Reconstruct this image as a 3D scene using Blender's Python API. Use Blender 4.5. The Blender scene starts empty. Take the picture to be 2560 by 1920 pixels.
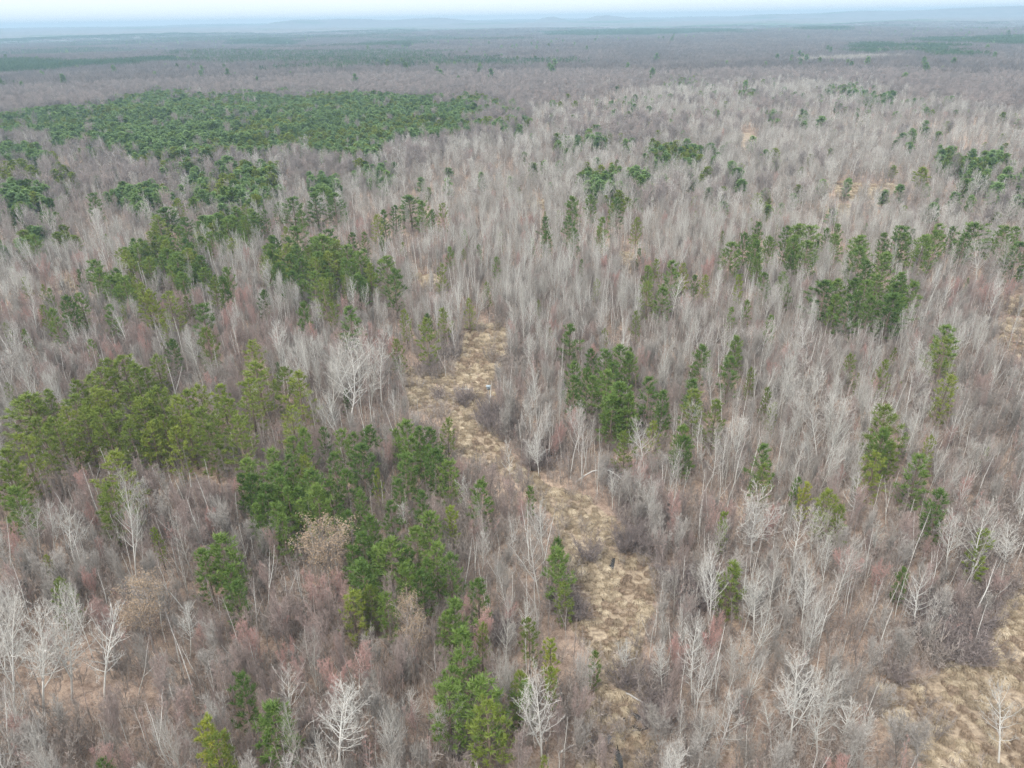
import bpy, math, random
import numpy as np
from mathutils import Vector, Matrix, Euler
from mathutils.geometry import tessellate_polygon
R = math.radians
S = bpy.context.scene
COL = S.collection
# ------------------------------------------------------------------ camera
W, H, F = 2560.0, 1920.0, 1828.0
CAMZ, PITCH, ROLL = 60.0, R(26.5), R(0.95)
fw = Vector((0, math.cos(PITCH), -math.sin(PITCH)))
_R, _U = Vector((1, 0, 0)), Vector((0, math.sin(PITCH), math.cos(PITCH)))
rt = math.cos(ROLL)*_R - math.sin(ROLL)*_U
up = math.sin(ROLL)*_R + math.cos(ROLL)*_U
cd = bpy.data.cameras.new('camera'); cam = bpy.data.objects.new('camera', cd); COL.objects.link(cam)
M = Matrix((rt, up, -fw)).transposed().to_4x4(); M.translation = (0, 0, CAMZ)
cam.matrix_world = M
cd.sensor_fit = 'HORIZONTAL'; cd.sensor_width = 36; cd.lens = 36*F/W
cd.clip_start = 1; cd.clip_end = 60000
S.camera = cam
# ------------------------------------------------------------------ sky, sun, exposure
SUN_EL, SUN_AZ = R(52), R(215)          # azimuth from +Y clockwise: behind the camera, to its left
wd = bpy.data.worlds.new('World'); S.world = wd; wd.use_nodes = True
nt = wd.node_tree; nt.nodes.clear()
o_ = nt.nodes.new('ShaderNodeOutputWorld'); bg = nt.nodes.new('ShaderNodeBackground')
sky = nt.nodes.new('ShaderNodeTexSky'); sky.sky_type = 'NISHITA'; sky.sun_disc = False
sky.sun_elevation = SUN_EL; sky.sun_rotation = SUN_AZ; sky.altitude = 300
sky.air_density = 1.0; sky.dust_density = 2.0; sky.ozone_density = 1.0
hs = nt.nodes.new('ShaderNodeHueSaturation'); hs.inputs['Saturation'].default_value = 0.45
nt.links.new(sky.outputs[0], hs.inputs['Color'])
# thin high overcast over the clear sky: soft uneven white veil
tc = nt.nodes.new('ShaderNodeTexCoord'); mpw = nt.nodes.new('ShaderNodeMapping'); mpw.inputs['Scale'].default_value = (1, 1, 4)
nt.links.new(tc.outputs['Generated'], mpw.inputs['Vector'])
cn = nt.nodes.new('ShaderNodeTexNoise'); cn.inputs['Scale'].default_value = 1.6; cn.inputs['Detail'].default_value = 5; nt.links.new(mpw.outputs[0], cn.inputs['Vector'])
cr = nt.nodes.new('ShaderNodeValToRGB'); nt.links.new(cn.outputs['Fac'], cr.inputs[0])
cr.color_ramp.elements[0].position = .3; cr.color_ramp.elements[0].color = (5.9, 6.3, 6.6, 1)
cr.color_ramp.elements[1].position = .7; cr.color_ramp.elements[1].color = (6.5, 6.8, 6.95, 1)
mxw = nt.nodes.new('ShaderNodeMix'); mxw.data_type = 'RGBA'; mxw.inputs[0].default_value = .9
nt.links.new(hs.outputs[0], mxw.inputs[6]); sx_ = nt.nodes.new('ShaderNodeSeparateXYZ'); nt.links.new(tc.outputs['Generated'], sx_.inputs[0])
mr = nt.nodes.new('ShaderNodeMapRange'); mr.inputs['From Min'].default_value = 0.0; mr.inputs['From Max'].default_value = .9   # overcast: brighter towards the zenith
mr.inputs['To Min'].default_value = 1.0; mr.inputs['To Max'].default_value = 2.4; nt.links.new(sx_.outputs['Z'], mr.inputs['Value'])
vs = nt.nodes.new('ShaderNodeVectorMath'); vs.operation = 'SCALE'; nt.links.new(cr.outputs[0], vs.inputs[0]); nt.links.new(mr.outputs[0], vs.inputs['Scale'])
nt.links.new(vs.outputs[0], mxw.inputs[7]); nt.links.new(mxw.outputs[2], bg.inputs[0])
bg.inputs[1].default_value = 0.13
nt.links.new(bg.outputs[0], o_.inputs[0])
sl = bpy.data.lights.new('sun', 'SUN'); sl.energy = 2.4; sl.angle = R(10); sl.color = (1, .95, .88)
so = bpy.data.objects.new('sun', sl); COL.objects.link(so)
sd = Vector((math.sin(SUN_AZ)*math.cos(SUN_EL), math.cos(SUN_AZ)*math.cos(SUN_EL), math.sin(SUN_EL)))
so.rotation_euler = sd.to_track_quat('Z', 'Y').to_euler(); so.location = (0, -20, 120)
S.view_settings.view_transform = 'Standard'; S.view_settings.look = 'None'
S.view_settings.exposure = 0.52; S.view_settings.gamma = 1
S.render.engine = 'CYCLES'
S.cycles.use_denoising = True; S.cycles.denoising_prefilter = 'NONE'; S.cycles.use_adaptive_sampling = False; S.cycles.sample_clamp_indirect = 3
S.cycles.max_bounces = 6; S.cycles.diffuse_bounces = 3; S.cycles.glossy_bounces = 2; S.cycles.volume_bounces = 0
# ------------------------------------------------------------------ projection
rtA, upA, fwA = np.array(rt), np.array(up), np.array(fw)
def ray(px, py):
    d = rtA*((px-W/2)/F) + upA*((H/2-py)/F) + fwA
    return d
def unproj(px, py, z=0.0):
    d = ray(px, py)
    t = (z-CAMZ)/d[2] if d[2] < -1e-4 else 9e4
    return np.array((d[0]*t, d[1]*t, z))
def proj(x, y, z):
    x, y, z = np.asarray(x, float), np.asarray(y, float), np.asarray(z, float)-CAMZ
    c = x*rtA[0]+y*rtA[1]+z*rtA[2]; u = x*upA[0]+y*upA[1]+z*upA[2]; d = x*fwA[0]+y*fwA[1]+z*fwA[2]
    d = np.maximum(d, .01)
    return W/2+F*c/d, H/2-F*u/d
def smooth(a, b, v):
    t = np.clip((np.asarray(v, float)-a)/(b-a), 0, 1); return t*t*(3-2*t)
def terrain(x, y):
    x = np.asarray(x, float); y = np.asarray(y, float); d = np.hypot(x, y)
    und = np.sin(x/310+1.3)*np.sin(y/270+.4)+.7*np.sin(x/140-y/190+2.1)+.8*np.sin(x/520+y/410)
    return smooth(620, 1300, d)*(2.2*und+2.5*smooth(1300, 4000, d)*und) + 44*smooth(2500, 8600, d)
def inpoly(px, py, poly):
    px = np.asarray(px, float); py = np.asarray(py, float)
    r = np.zeros(px.shape, bool); n = len(poly); j = n-1
    for i in range(n):
        xi, yi = poly[i]; xj, yj = poly[j]
        if yi != yj:
            c = ((yi > py) != (yj > py)) & (px < (xj-xi)*(py-yi)/(yj-yi)+xi)
            r ^= c
        j = i
    return r
def vnoise(x, y, s, seed):
    # cheap smooth value noise in [0,1]
    x = np.asarray(x, float)/s; y = np.asarray(y, float)/s
    xi = np.floor(x).astype(np.int64); yi = np.floor(y).astype(np.int64); fx = x-xi; fy = y-yi
    fx = fx*fx*(3-2*fx); fy = fy*fy*(3-2*fy)
    def hsh(a, b):
        v = (a*374761393+b*668265263+seed*2147483) & 0xffffffff
        v = ((v ^ (v >> 13))*1274126177) & 0xffffffff
        return ((v ^ (v >> 16)) & 0xffff)/65535.0
    return (hsh(xi, yi)*(1-fx)+hsh(xi+1, yi)*fx)*(1-fy)+(hsh(xi, yi+1)*(1-fx)+hsh(xi+1, yi+1)*fx)*fy
# ------------------------------------------------------------------ materials
def newmat(name):
    m = bpy.data.materials.new(name); m.use_nodes = True
    return m, m.node_tree, m.node_tree.nodes['Principled BSDF']
def mixc(t, a, b, fac=None, blend='MIX'):
    n = t.nodes.new('ShaderNodeMix'); n.data_type = 'RGBA'; n.blend_type = blend
    for k, v in ((6, a), (7, b)):
        if isinstance(v, tuple): n.inputs[k].default_value = (*v, 1)
        else: t.links.new(v, n.inputs[k])
    if fac is not None:
        if isinstance(fac, float): n.inputs[0].default_value = fac
        else: t.links.new(fac, n.inputs[0])
    return n.outputs[2]
def ramp(t, src, stops):
    n = t.nodes.new('ShaderNodeValToRGB'); cr = n.color_ramp
    while len(cr.elements) < len(stops): cr.elements.new(.5)
    for e, (p, c) in zip(cr.elements, stops): e.position = p; e.color = (*c, 1)
    t.links.new(src, n.inputs[0]); return n.outputs[0]
def noise(t, scale, detail=4, coord='Object', rough=.6, vec=None):
    n = t.nodes.new('ShaderNodeTexNoise'); n.inputs['Scale'].default_value = scale
    n.inputs['Detail'].default_value = detail; n.inputs['Roughness'].default_value = rough
    if vec is None:
        c = t.nodes.new('ShaderNodeTexCoord'); vec = c.outputs[coord]
    t.links.new(vec, n.inputs['Vector']); return n.outputs['Fac']
def organic(name, stops, ns=1.5, rough=.85, transl=0.0, rw=.6):
    """colour = ramp over (per-tree random + local noise)"""
    m, t, b = newmat(name)
    oi = t.nodes.new('ShaderNodeObjectInfo')
    nz = noise(t, ns, 3)
    mm = t.nodes.new('ShaderNodeMix'); mm.data_type = 'FLOAT'; mm.inputs[0].default_value = rw
    t.links.new(nz, mm.inputs[2]); t.links.new(oi.outputs['Random'], mm.inputs[3])
    c = ramp(t, mm.outputs[0], stops)
    t.links.new(c, b.inputs['Base Color']); b.inputs['Roughness'].default_value = rough
    b.inputs['Specular IOR Level'].default_value = .25
    if transl > 0:
        tr = t.nodes.new('ShaderNodeBsdfTranslucent'); t.links.new(c, tr.inputs[0])
        mx = t.nodes.new('ShaderNodeMixShader'); mx.inputs[0].default_value = transl
        t.links.new(b.outputs[0], mx.inputs[1]); t.links.new(tr.outputs[0], mx.inputs[2])
        t.links.new(mx.outputs[0], t.nodes['Material Output'].inputs[0])
    return m
MT = {}
MT['aspen_bark'] = organic('aspen_bark', [(.2, (.32, .30, .265)), (.5, (.45, .425, .385)), (.8, (.60, .575, .54))], 2.5)
MT['aspen_twig'] = organic('aspen_twig', [(.2, (.26, .235, .21)), (.5, (.35, .325, .295)), (.8, (.47, .445, .41))], .8)
MT['white_twig'] = organic('white_twig', [(.2, (.33, .31, .28)), (.8, (.48, .455, .42))], .8)
MT['birch_bark'] = organic('birch_bark', [(.15, (.34, .31, .29)), (.35, (.56, .54, .50)), (.8, (.69, .67, .63))], 4)
MT['birch_twig'] = organic('birch_twig', [(.2, (.22, .17, .15)), (.8, (.34, .28, .26))], .8)
MT['maple_bark'] = organic('maple_bark', [(.2, (.20, .17, .15)), (.8, (.34, .30, .28))], 2)
MT['maple_twig'] = organic('maple_twig', [(.15, (.25, .20, .18)), (.55, (.31, .24, .215)), (.85, (.43, .245, .215))], .6)
MT['hard_twig'] = organic('hard_twig', [(.2, (.235, .205, .185)), (.8, (.36, .315, .285))], .6)
MT['mauve_twig'] = organic('mauve_twig', [(.2, (.21, .185, .175)), (.6, (.285, .245, .23)), (.9, (.37, .30, .27))], .5)
MT['alder_bark'] = organic('alder_bark', [(.2, (.17, .15, .135)), (.8, (.30, .27, .25))], 2)
MT['alder_twig'] = organic('alder_twig', [(.2, (.26, .235, .21)), (.8, (.38, .35, .32))], .6)
MT['brush'] = organic('brush_twig', [(.15, (.19, .16, .145)), (.5, (.27, .235, .21)), (.85, (.36, .30, .26))], .5)
MT['shrub'] = organic('shrub_twig', [(.2, (.15, .125, .12)), (.8, (.26, .215, .20))], .6)
MT['pine_bark'] = organic('pine_bark', [(.2, (.12, .09, .07)), (.8, (.24, .18, .14))], 3)
MT['pine'] = organic('pine_needles', [(.2, (.065, .115, .028)), (.5, (.115, .18, .042)), (.8, (.18, .245, .055))], 1.6, .6, .25, .4)
MT['young_pine'] = organic('young_pine_needles', [(.2, (.125, .195, .075)), (.5, (.17, .255, .095)), (.8, (.225, .315, .11))], 1.3, .6, .25, .5)
MT['olive'] = organic('jack_pine_needles', [(.2, (.11, .15, .03)), (.5, (.165, .21, .04)), (.8, (.25, .28, .05))], 1.3, .6, .25, .4)
MT['yellow'] = organic('yellow_green_needles', [(.2, (.15, .21, .035)), (.5, (.23, .28, .045)), (.8, (.38, .35, .06))], .8, .6, .2, .3)
MT['oak_leaf'] = organic('tan_leaf', [(.2, (.22, .15, .10)), (.5, (.32, .235, .16)), (.8, (.43, .33, .23))], 2, .7, .2, .3)
MT['straw'] = organic('straw', [(.15, (.29, .23, .165)), (.5, (.45, .365, .26)), (.85, (.61, .515, .385))], .9, .8, .15, .6)
MT['sedge'] = organic('red_sedge', [(.2, (.25, .185, .135)), (.8, (.39, .30, .215))], .9, .8, .1, .6)
MT['grey_wood'] = organic('grey_wood', [(.2, (.38, .36, .34)), (.8, (.58, .56, .53))], 2)
m, t, b = newmat('box_paint'); b.inputs['Base Color'].default_value = (.27, .31, .33, 1); b.inputs['Roughness'].default_value = .6
MT['box'] = m
m, t, b = newmat('dark_hole'); b.inputs['Base Color'].default_value = (.02, .02, .02, 1); MT['hole'] = m
# leaf litter
m, t, b = newmat('leaf_litter')
g = t.nodes.new('ShaderNodeNewGeometry'); P = g.outputs['Position']
n1 = noise(t, .09, 4, vec=P); n2 = noise(t, 1.1, 6, vec=P, rough=.7); n3 = noise(t, 6, 4, vec=P, rough=.7)
c1 = ramp(t, n1, [(.35, (.215, .17, .14)), (.5, (.265, .212, .175)), (.65, (.33, .27, .215))])
c2 = ramp(t, n2, [(.3, (.45, .38, .35)), (.5, (.95, .9, .88)), (.7, (1.3, 1.25, 1.2))])
c = mixc(t, c1, c2, 1.0, 'MULTIPLY')
c3 = ramp(t, n3, [(.35, (.6, .55, .5)), (.6, (1.25, 1.2, 1.15))]); c = mixc(t, c, c3, .7, 'MULTIPLY')
t.links.new(c, b.inputs['Base Color']); b.inputs['Roughness'].default_value = .95; b.inputs['Specular IOR Level'].default_value = .1
bp = t.nodes.new('ShaderNodeBump'); bp.inputs['Strength'].default_value = .6; bp.inputs['Distance'].default_value = .12
t.links.new(n2, bp.inputs['Height']); t.links.new(bp.outputs[0], b.inputs['Normal'])
MT['litter'] = m
m, t, b = newmat('marsh_mat')
g = t.nodes.new('ShaderNodeNewGeometry'); P = g.outputs['Position']
n1 = noise(t, .15, 4, vec=P); n2 = noise(t, 1.6, 6, vec=P, rough=.7)
c1 = ramp(t, n1, [(.35, (.27, .21, .155)), (.55, (.37, .30, .22)), (.7, (.46, .38, .285))])
c2 = ramp(t, n2, [(.35, (.22, .18, .16)), (.5, (.7, .66, .62)), (.7, (1.15, 1.12, 1.08))])
c = mixc(t, c1, c2, .9, 'MULTIPLY'); t.links.new(c, b.inputs['Base Color']); b.inputs['Roughness'].default_value = .95
bp = t.nodes.new('ShaderNodeBump'); bp.inputs['Strength'].default_value = .8; bp.inputs['Distance'].default_value = .2
t.links.new(n2, bp.inputs['Height']); t.links.new(bp.outputs[0], b.inputs['Normal'])
MT['marsh'] = m
m, t, b = newmat('dark_water'); b.inputs['Base Color'].default_value = (.035, .032, .03, 1); b.inputs['Roughness'].default_value = .08
n1 = noise(t, 3, 3); bp = t.nodes.new('ShaderNodeBump'); bp.inputs['Strength'].default_value = .15; t.links.new(n1, bp.inputs['Height']); t.links.new(bp.outputs[0], b.inputs['Normal'])
MT['water'] = m
# far woods sheet: hardwood with conifer bands
m, t, b = newmat('far_canopy')
g = t.nodes.new('ShaderNodeNewGeometry')
mp = t.nodes.new('ShaderNodeMapping'); mp.inputs['Scale'].default_value = (.0006, .0014, .001); t.links.new(g.outputs['Position'], mp.inputs['Vector'])
nb = noise(t, 1.0, 5, vec=mp.outputs[0], rough=.55); nf = noise(t, .02, 5, vec=g.outputs['Position'], rough=.7)
cA = ramp(t, nf, [(.35, (.085, .08, .078)), (.65, (.16, .145, .14))])
cB = ramp(t, nf, [(.35, (.03, .06, .03)), (.65, (.06, .10, .045))])
fb = ramp(t, nb, [(.54, (0, 0, 0)), (.57, (1, 1, 1))])
t.links.new(mixc(t, cA, cB, fb), b.inputs['Base Color']); b.inputs['Roughness'].default_value = .95
MT['far'] = m
def pmat(name, stops):      # far crowns: colour varies tree by tree through a vertex value
    m, t, b = newmat(name)
    a = t.nodes.new('ShaderNodeAttribute'); a.attribute_name = 'tint'
    oi = t.nodes.new('ShaderNodeObjectInfo')
    mm = t.nodes.new('ShaderNodeMix'); mm.data_type = 'FLOAT'; mm.inputs[0].default_value = .35
    t.links.new(a.outputs['Fac'], mm.inputs[2]); t.links.new(oi.outputs['Random'], mm.inputs[3])
    t.links.new(ramp(t, mm.outputs[0], stops), b.inputs['Base Color']); b.inputs['Roughness'].default_value = .9
    b.inputs['Specular IOR Level'].default_value = .2
    return m
MT['p_hard'] = pmat('far_hardwood', [(.1, (.105, .095, .09)), (.5, (.165, .145, .137)), (.8, (.22, .185, .17)), (1, (.29, .26, .24))])
MT['p_pale'] = pmat('far_pale_wood', [(.1, (.24, .215, .19)), (.9, (.40, .37, .335))])
MT['p_pine'] = pmat('far_pine', [(.1, (.04, .08, .035)), (.9, (.08, .135, .05))])
# ------------------------------------------------------------------ mesh collector
class Geo:
    def __init__(s): s.V = []; s.Q = []; s.MI = []; s.T = []; s.n = 0
    def add(s, v, q, mi=0, tint=None):
        s.V.append(v); s.Q.append(q+s.n); s.MI.append(np.full(len(q), mi)); s.n += len(v)
        s.T.append(np.full(len(v), .5 if tint is None else tint))
    def tube(s, pts, rad, k=4, mi=0, tint=None):
        pts = np.asarray(pts, float); n = len(pts); rad = np.asarray(rad, float)
        d = np.gradient(pts, axis=0); d /= np.linalg.norm(d, axis=1)[:, None]+1e-9
        ref = np.array((0.31, 0.95, 0.02)) if abs(d[0][1]) < .9 else np.array((1., 0, 0))
        a = np.cross(d, ref); a /= np.linalg.norm(a, axis=1)[:, None]+1e-9
        bb = np.cross(d, a)
        th = np.arange(k)*2*math.pi/k
        v = pts[:, None, :] + rad[:, None, None]*(np.cos(th)[None, :, None]*a[:, None, :]+np.sin(th)[None, :, None]*bb[:, None, :])
        i = np.arange(n-1)[:, None]*k; j = np.arange(k)[None, :]; j2 = (j+1) % k
        q = np.stack([i+j, i+j2, i+k+j2, i+k+j], -1).reshape(-1, 4)
        s.add(v.reshape(-1, 3), q, mi, tint)
    def ribbons(s, A, B, w, mi=0, tint=None, rng=None, taper=.5):
        A = np.asarray(A); B = np.asarray(B); n = len(A)
        if n == 0: return
        d = B-A; r = rng.normal(size=(n, 3)); a = np.cross(d, r); a /= np.linalg.norm(a, axis=1)[:, None]+1e-9
        w = np.broadcast_to(np.asarray(w, float), (n,))[:, None]
        v = np.stack([A-a*w, A+a*w, B+a*w*taper, B-a*w*taper], 1).reshape(-1, 3)
        q = np.arange(n*4).reshape(-1, 4)
        s.V.append(v); s.Q.append(q+s.n); s.MI.append(np.full(n, mi)); s.n += len(v)
        s.T.append(np.repeat(np.broadcast_to(.5 if tint is None else tint, (n,)), 4))
    def mesh(s, name, mats, only=None, tint=False, smooth_=False):
        V = np.concatenate(s.V); Q = np.concatenate(s.Q); MI = np.concatenate(s.MI); T = np.concatenate(s.T)
        if only is not None:
            k = MI == only; Q = Q[k]; u, inv = np.unique(Q, return_inverse=True); V = V[u]; T = T[u]; Q = inv.reshape(-1, 4); MI = MI[k]*0
        me = bpy.data.meshes.new(name)
        me.vertices.add(len(V)); me.vertices.foreach_set('co', V.astype(np.float32).ravel())
        me.loops.add(len(Q)*4); me.loops.foreach_set('vertex_index', Q.astype(np.int32).ravel())
        me.polygons.add(len(Q)); me.polygons.foreach_set('loop_start', np.arange(0, len(Q)*4, 4, dtype=np.int32))
        for mm in mats: me.materials.append(MT[mm])
        me.polygons.foreach_set('material_index', MI.astype(np.int32))
        if smooth_: me.polygons.foreach_set('use_smooth', np.ones(len(Q), bool))
        if tint:
            at = me.attributes.new('tint', 'FLOAT', 'POINT'); at.data.foreach_set('value', T.astype(np.float32))
        me.update(calc_edges=True)
        return me
def nrm(v): v = np.asarray(v, float); return v/(np.linalg.norm(v)+1e-9)
UP = np.array((0, 0, 1.))
def limb(rng, p, d, L, n, upward, wob):
    pts = [np.array(p, float)]; d = nrm(d)
    for i in range(n-1):
        d = nrm(d+UP*upward/n+rng.normal(size=3)*wob); pts.append(pts[-1]+d*L/(n-1))
    return np.array(pts)
def along(pts, t):
    f = np.clip(t, 0, .9999)*(len(pts)-1); i = int(f); return pts[i]+(pts[i+1]-pts[i])*(f-i), nrm(pts[i+1]-pts[i])
# ------------------------------------------------------------------ bare trees (mat 0 = trunk and limbs, 1 = twigs)
def bare(seed, h, start, nbr, spread, el, r0, nsec, nter, wob=.05, tw=.011, fork=0, upc=.5, shape='oval', lodk=1):
    rng = np.random.default_rng(seed); g = Geo()
    leads = []
    tr = limb(rng, (0, 0, -.3), (rng.normal()*.04, rng.normal()*.04, 1), h+.3, 9, .3, wob)
    tr[:, :2] -= np.linspace(0, 1, 9)[:, None]*tr[-1, :2]*.5
    rr = r0*(1-np.linspace(0, 1, 9))**.8+.012
    g.tube(tr, rr, 5, 0); leads.append((tr, rr, h, 1.0))
    for f in range(fork):
        tt = rng.uniform(.25, .5); p, d = along(tr, tt); az = rng.uniform(0, 6.28)
        L = h*(1-tt)*rng.uniform(.8, .98)
        q = limb(rng, p, nrm(np.array((math.cos(az)*.5, math.sin(az)*.5, 1))), L, 7, .6, wob)
        r2 = r0*(1-tt)*.75*(1-np.linspace(0, 1, 7))**.8+.01
        g.tube(q, r2, 4, 0); leads.append((q, r2, L, .6))
    for (pts, rad, LL, sc) in leads:
        n = max(3, int(nbr*sc))
        for i in range(n):
            u = (i+rng.uniform(0, 1))/n
            t0 = (start if pts is tr else .15)
            t = t0+(1-t0)*u*.97
            p, d = along(pts, t)
            if shape == 'oval': prof = .45+.75*math.sin(math.pi*min(1, .22+u*.72))
            elif shape == 'vase': prof = .5+.7*(1-abs(u-.35)*1.1)
            else: prof = 1.15-.85*u
            L = spread*h*prof*rng.uniform(.6, 1.15)*(sc**.3)*.5
            az = i*2.4+rng.uniform(-.6, .6); e = R(el)+u*.45+rng.normal()*.14
            dd = np.array((math.cos(az)*math.cos(e), math.sin(az)*math.cos(e), math.sin(e)))
            q = limb(rng, p, dd, L, 5, upc, wob*1.6)
            rb = max(.014, min(rad[int(t*(len(rad)-1))]*.55, L*.014))
            g.tube(q, rb*(1-np.linspace(0, 1, 5)*.8), 3, 0)
            for j in range(nsec):
                s = (j+1+rng.uniform(-.4, .4))/(nsec+.5); s = min(max(s, .15), 1)
                p2, d2 = along(q, s)
                d3 = nrm(d2*.9+rng.normal(size=3)*.55+UP*.25)
                L2 = L*rng.uniform(.28, .55)*(1.25-.6*s)+.15
                q2 = limb(rng, p2, d3, L2, 3, .4, .12)
                g.ribbons(q2[:-1], q2[1:], np.array((tw*1.7, tw*1.3)), 1, rng=rng, taper=.75)
                s3 = rng.uniform(.15, 1, nter); k = (s3*1.999).astype(int); fr = (s3*2-k)[:, None]
                A = q2[k]+(q2[k+1]-q2[k])*fr
                dirs = d3*.8+rng.normal(size=(nter, 3))*.5+UP*.35; dirs /= np.linalg.norm(dirs, axis=1)[:, None]
                B = A+dirs*(rng.uniform(.3, .75, nter)*(.35+.3*L2))[:, None]
                g.ribbons(A, B, tw, 1, rng=rng)
    return g
def multi(seed, h, nst, spread, r0, nsec, nter, tw, el=62):
    """several stems from one base, fine upright twigs"""
    rng = np.random.default_rng(seed); g = Geo()
    for i in range(nst):
        az = i*6.283/nst+rng.uniform(-.5, .5); e = R(el)+rng.normal()*.13
        d = np.array((math.cos(az)*math.cos(e), math.sin(az)*math.cos(e), math.sin(e)))
        L = h*rng.uniform(.75, 1.08)/math.sin(e)*.95
        q = limb(rng, (math.cos(az)*.1, math.sin(az)*.1, -.15), d, L, 7, .25, .06)
        g.tube(q, r0*(1-np.linspace(0, 1, 7)*.85), 3, 0)
        for j in range(nsec):
            s = .25+.75*(j+rng.uniform(0, 1))/nsec; p2, d2 = along(q, s)
            d3 = nrm(d2*.8+rng.normal(size=3)*.5*spread+UP*.3); L2 = L*rng.uniform(.12, .3)*(1.3-.6*s)
            q2 = limb(rng, p2, d3, L2, 3, .3, .15)
            g.ribbons(q2[:-1], q2[1:], tw*1.5, 1, rng=rng, taper=.75)
            s3 = rng.uniform(.1, 1, nter); k = (s3*1.999).astype(int); fr = (s3*2-k)[:, None]
            A = q2[k]+(q2[k+1]-q2[k])*fr
            dirs = d3*.7+rng.normal(size=(nter, 3))*.5+UP*.35; dirs /= np.linalg.norm(dirs, axis=1)[:, None]
            g.ribbons(A, A+dirs*(rng.uniform(.4, 1, nter)*L2*.75)[:, None], tw, 1, rng=rng)
    return g
def pine(seed, h, width, base, nwh, per, droop, tuft, nt_, full=1.0, nb=7, wn=.028):
    """whorled conifer: mat 0 bark, 1 needles"""
    rng = np.random.default_rng(seed); g = Geo()
    tr = limb(rng, (0, 0, -.3), (0, 0, 1), h+.1, 8, .3, .012)
    g.tube(tr, .011*h*(1-np.linspace(0, 1, 8))**.8+.015, 6, 0)
    TA = []; TD = []
    for w in range(nwh):
        u = w/(nwh-1); t = base+(1-base)*u*.965
        prof = (math.sin(math.pi*(.16+.62*(1-u)**.85))**.9)*(1-.25*u) if u < .93 else .22
        for i in range(per):
            if rng.uniform() < .12*(1-full*.4): continue
            p, d = along(tr, t+rng.uniform(-.012, .012))
            L = width/2*prof*rng.uniform(.55, 1.3)
            az = w*1.1+i*6.283/per+rng.uniform(-.35, .35); e = droop+u*.75+rng.normal()*.12
            dd = np.array((math.cos(az)*math.cos(e), math.sin(az)*math.cos(e), math.sin(e)))
            q = limb(rng, p, dd, L, 5, .55, .05)
            g.tube(q, max(.012, L*.014)*(1-np.linspace(0, 1, 5)*.75), 3, 0)
            m_ = max(3, int(nt_*L*full))
            for j in range(m_):
                s = 1-rng.uniform(0, .75)**1.4*.95
                p2, d2 = along(q, s)
                side = nrm(np.cross(d2, UP))*rng.choice((-1, 1))
                sl_ = rng.uniform(.05, .36)*L*(1.25-s)
                d3 = nrm(d2*.75+side*.8+UP*rng.uniform(.0, .5))
                e2 = p2+d3*sl_
                TA.append(e2); TD.append(nrm(d3*.6+d2*.4+UP*.55))
            TA.append(q[-1]); TD.append(nrm(dd+UP*.8))
    TA.append(tr[-1]); TD.append(UP)
    TA = np.array(TA); TD = np.array(TD)
    for k in range(nb):
        dirs = TD*(.9)+rng.normal(size=TD.shape)*.42; dirs /= np.linalg.norm(dirs, axis=1)[:, None]
        L = tuft*rng.uniform(.7, 1.25, len(TA))[:, None]
        off = TD*(rng.uniform(-.5, .2, len(TA))[:, None]*tuft)
        g.ribbons(TA+off, TA+off+dirs*L, wn, 1, rng=rng, taper=.6)
    return g
def leafy(seed, h, r, n):
    """oak that kept its tan leaves: mat 0 bark, 1 leaves"""
    g = bare(seed, h, .35, 20, .55, 30, .10, 5, 2, .06, .012, 2, .4, 'oval')
    g2 = Geo(); rng = np.random.default_rng(seed+5)
    V = np.concatenate(g.V); Q = np.concatenate(g.Q); MI = np.concatenate(g.MI)
    tips = V[Q[MI == 1][:, 2]]
    g2.V = list(g.V); g2.Q = list(g.Q); g2.MI = [mi*0 for mi in g.MI]; g2.T = list(g.T); g2.n = g.n
    idx = rng.integers(0, len(tips), n); A = tips[idx]+rng.normal(size=(n, 3))*.22
    d = rng.normal(size=(n, 3)); d /= np.linalg.norm(d, axis=1)[:, None]
    g2.ribbons(A, A+d*.10, .036, 1, rng=rng, taper=.8)
    return g2
def tussock(seed, n, r, h):
    rng = np.random.default_rng(seed); g = Geo()
    az = rng.uniform(0, 6.283, n); L = rng.uniform(.6, 1.1, n)*r
    ph = rng.uniform(.75, 1.35, n); b = rng.normal(size=(n, 2))*.1*r
    o = np.stack([b[:, 0], b[:, 1], np.zeros(n)-.03], 1)
    dh = np.stack([np.cos(az), np.sin(az), np.zeros(n)], 1)
    p1 = o+dh*(L*.32)[:, None]+UP*(h*rng.uniform(.7, 1.1, n))[:, None]
    lean = np.array((.25, -.1, 0))*r
    p2 = o+dh*(L*.8)[:, None]+UP*(h*rng.uniform(.45, .85, n))[:, None]+lean
    p3 = o+dh*(L*1.1)[:, None]+UP*(h*rng.uniform(0, .4, n))[:, None]+lean*1.3
    for a, b_, w in ((o, p1, .010), (p1, p2, .013), (p2, p3, .010)):
        g.ribbons(a, b_, w, 0, rng=rng, taper=.9)
    return g
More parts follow.
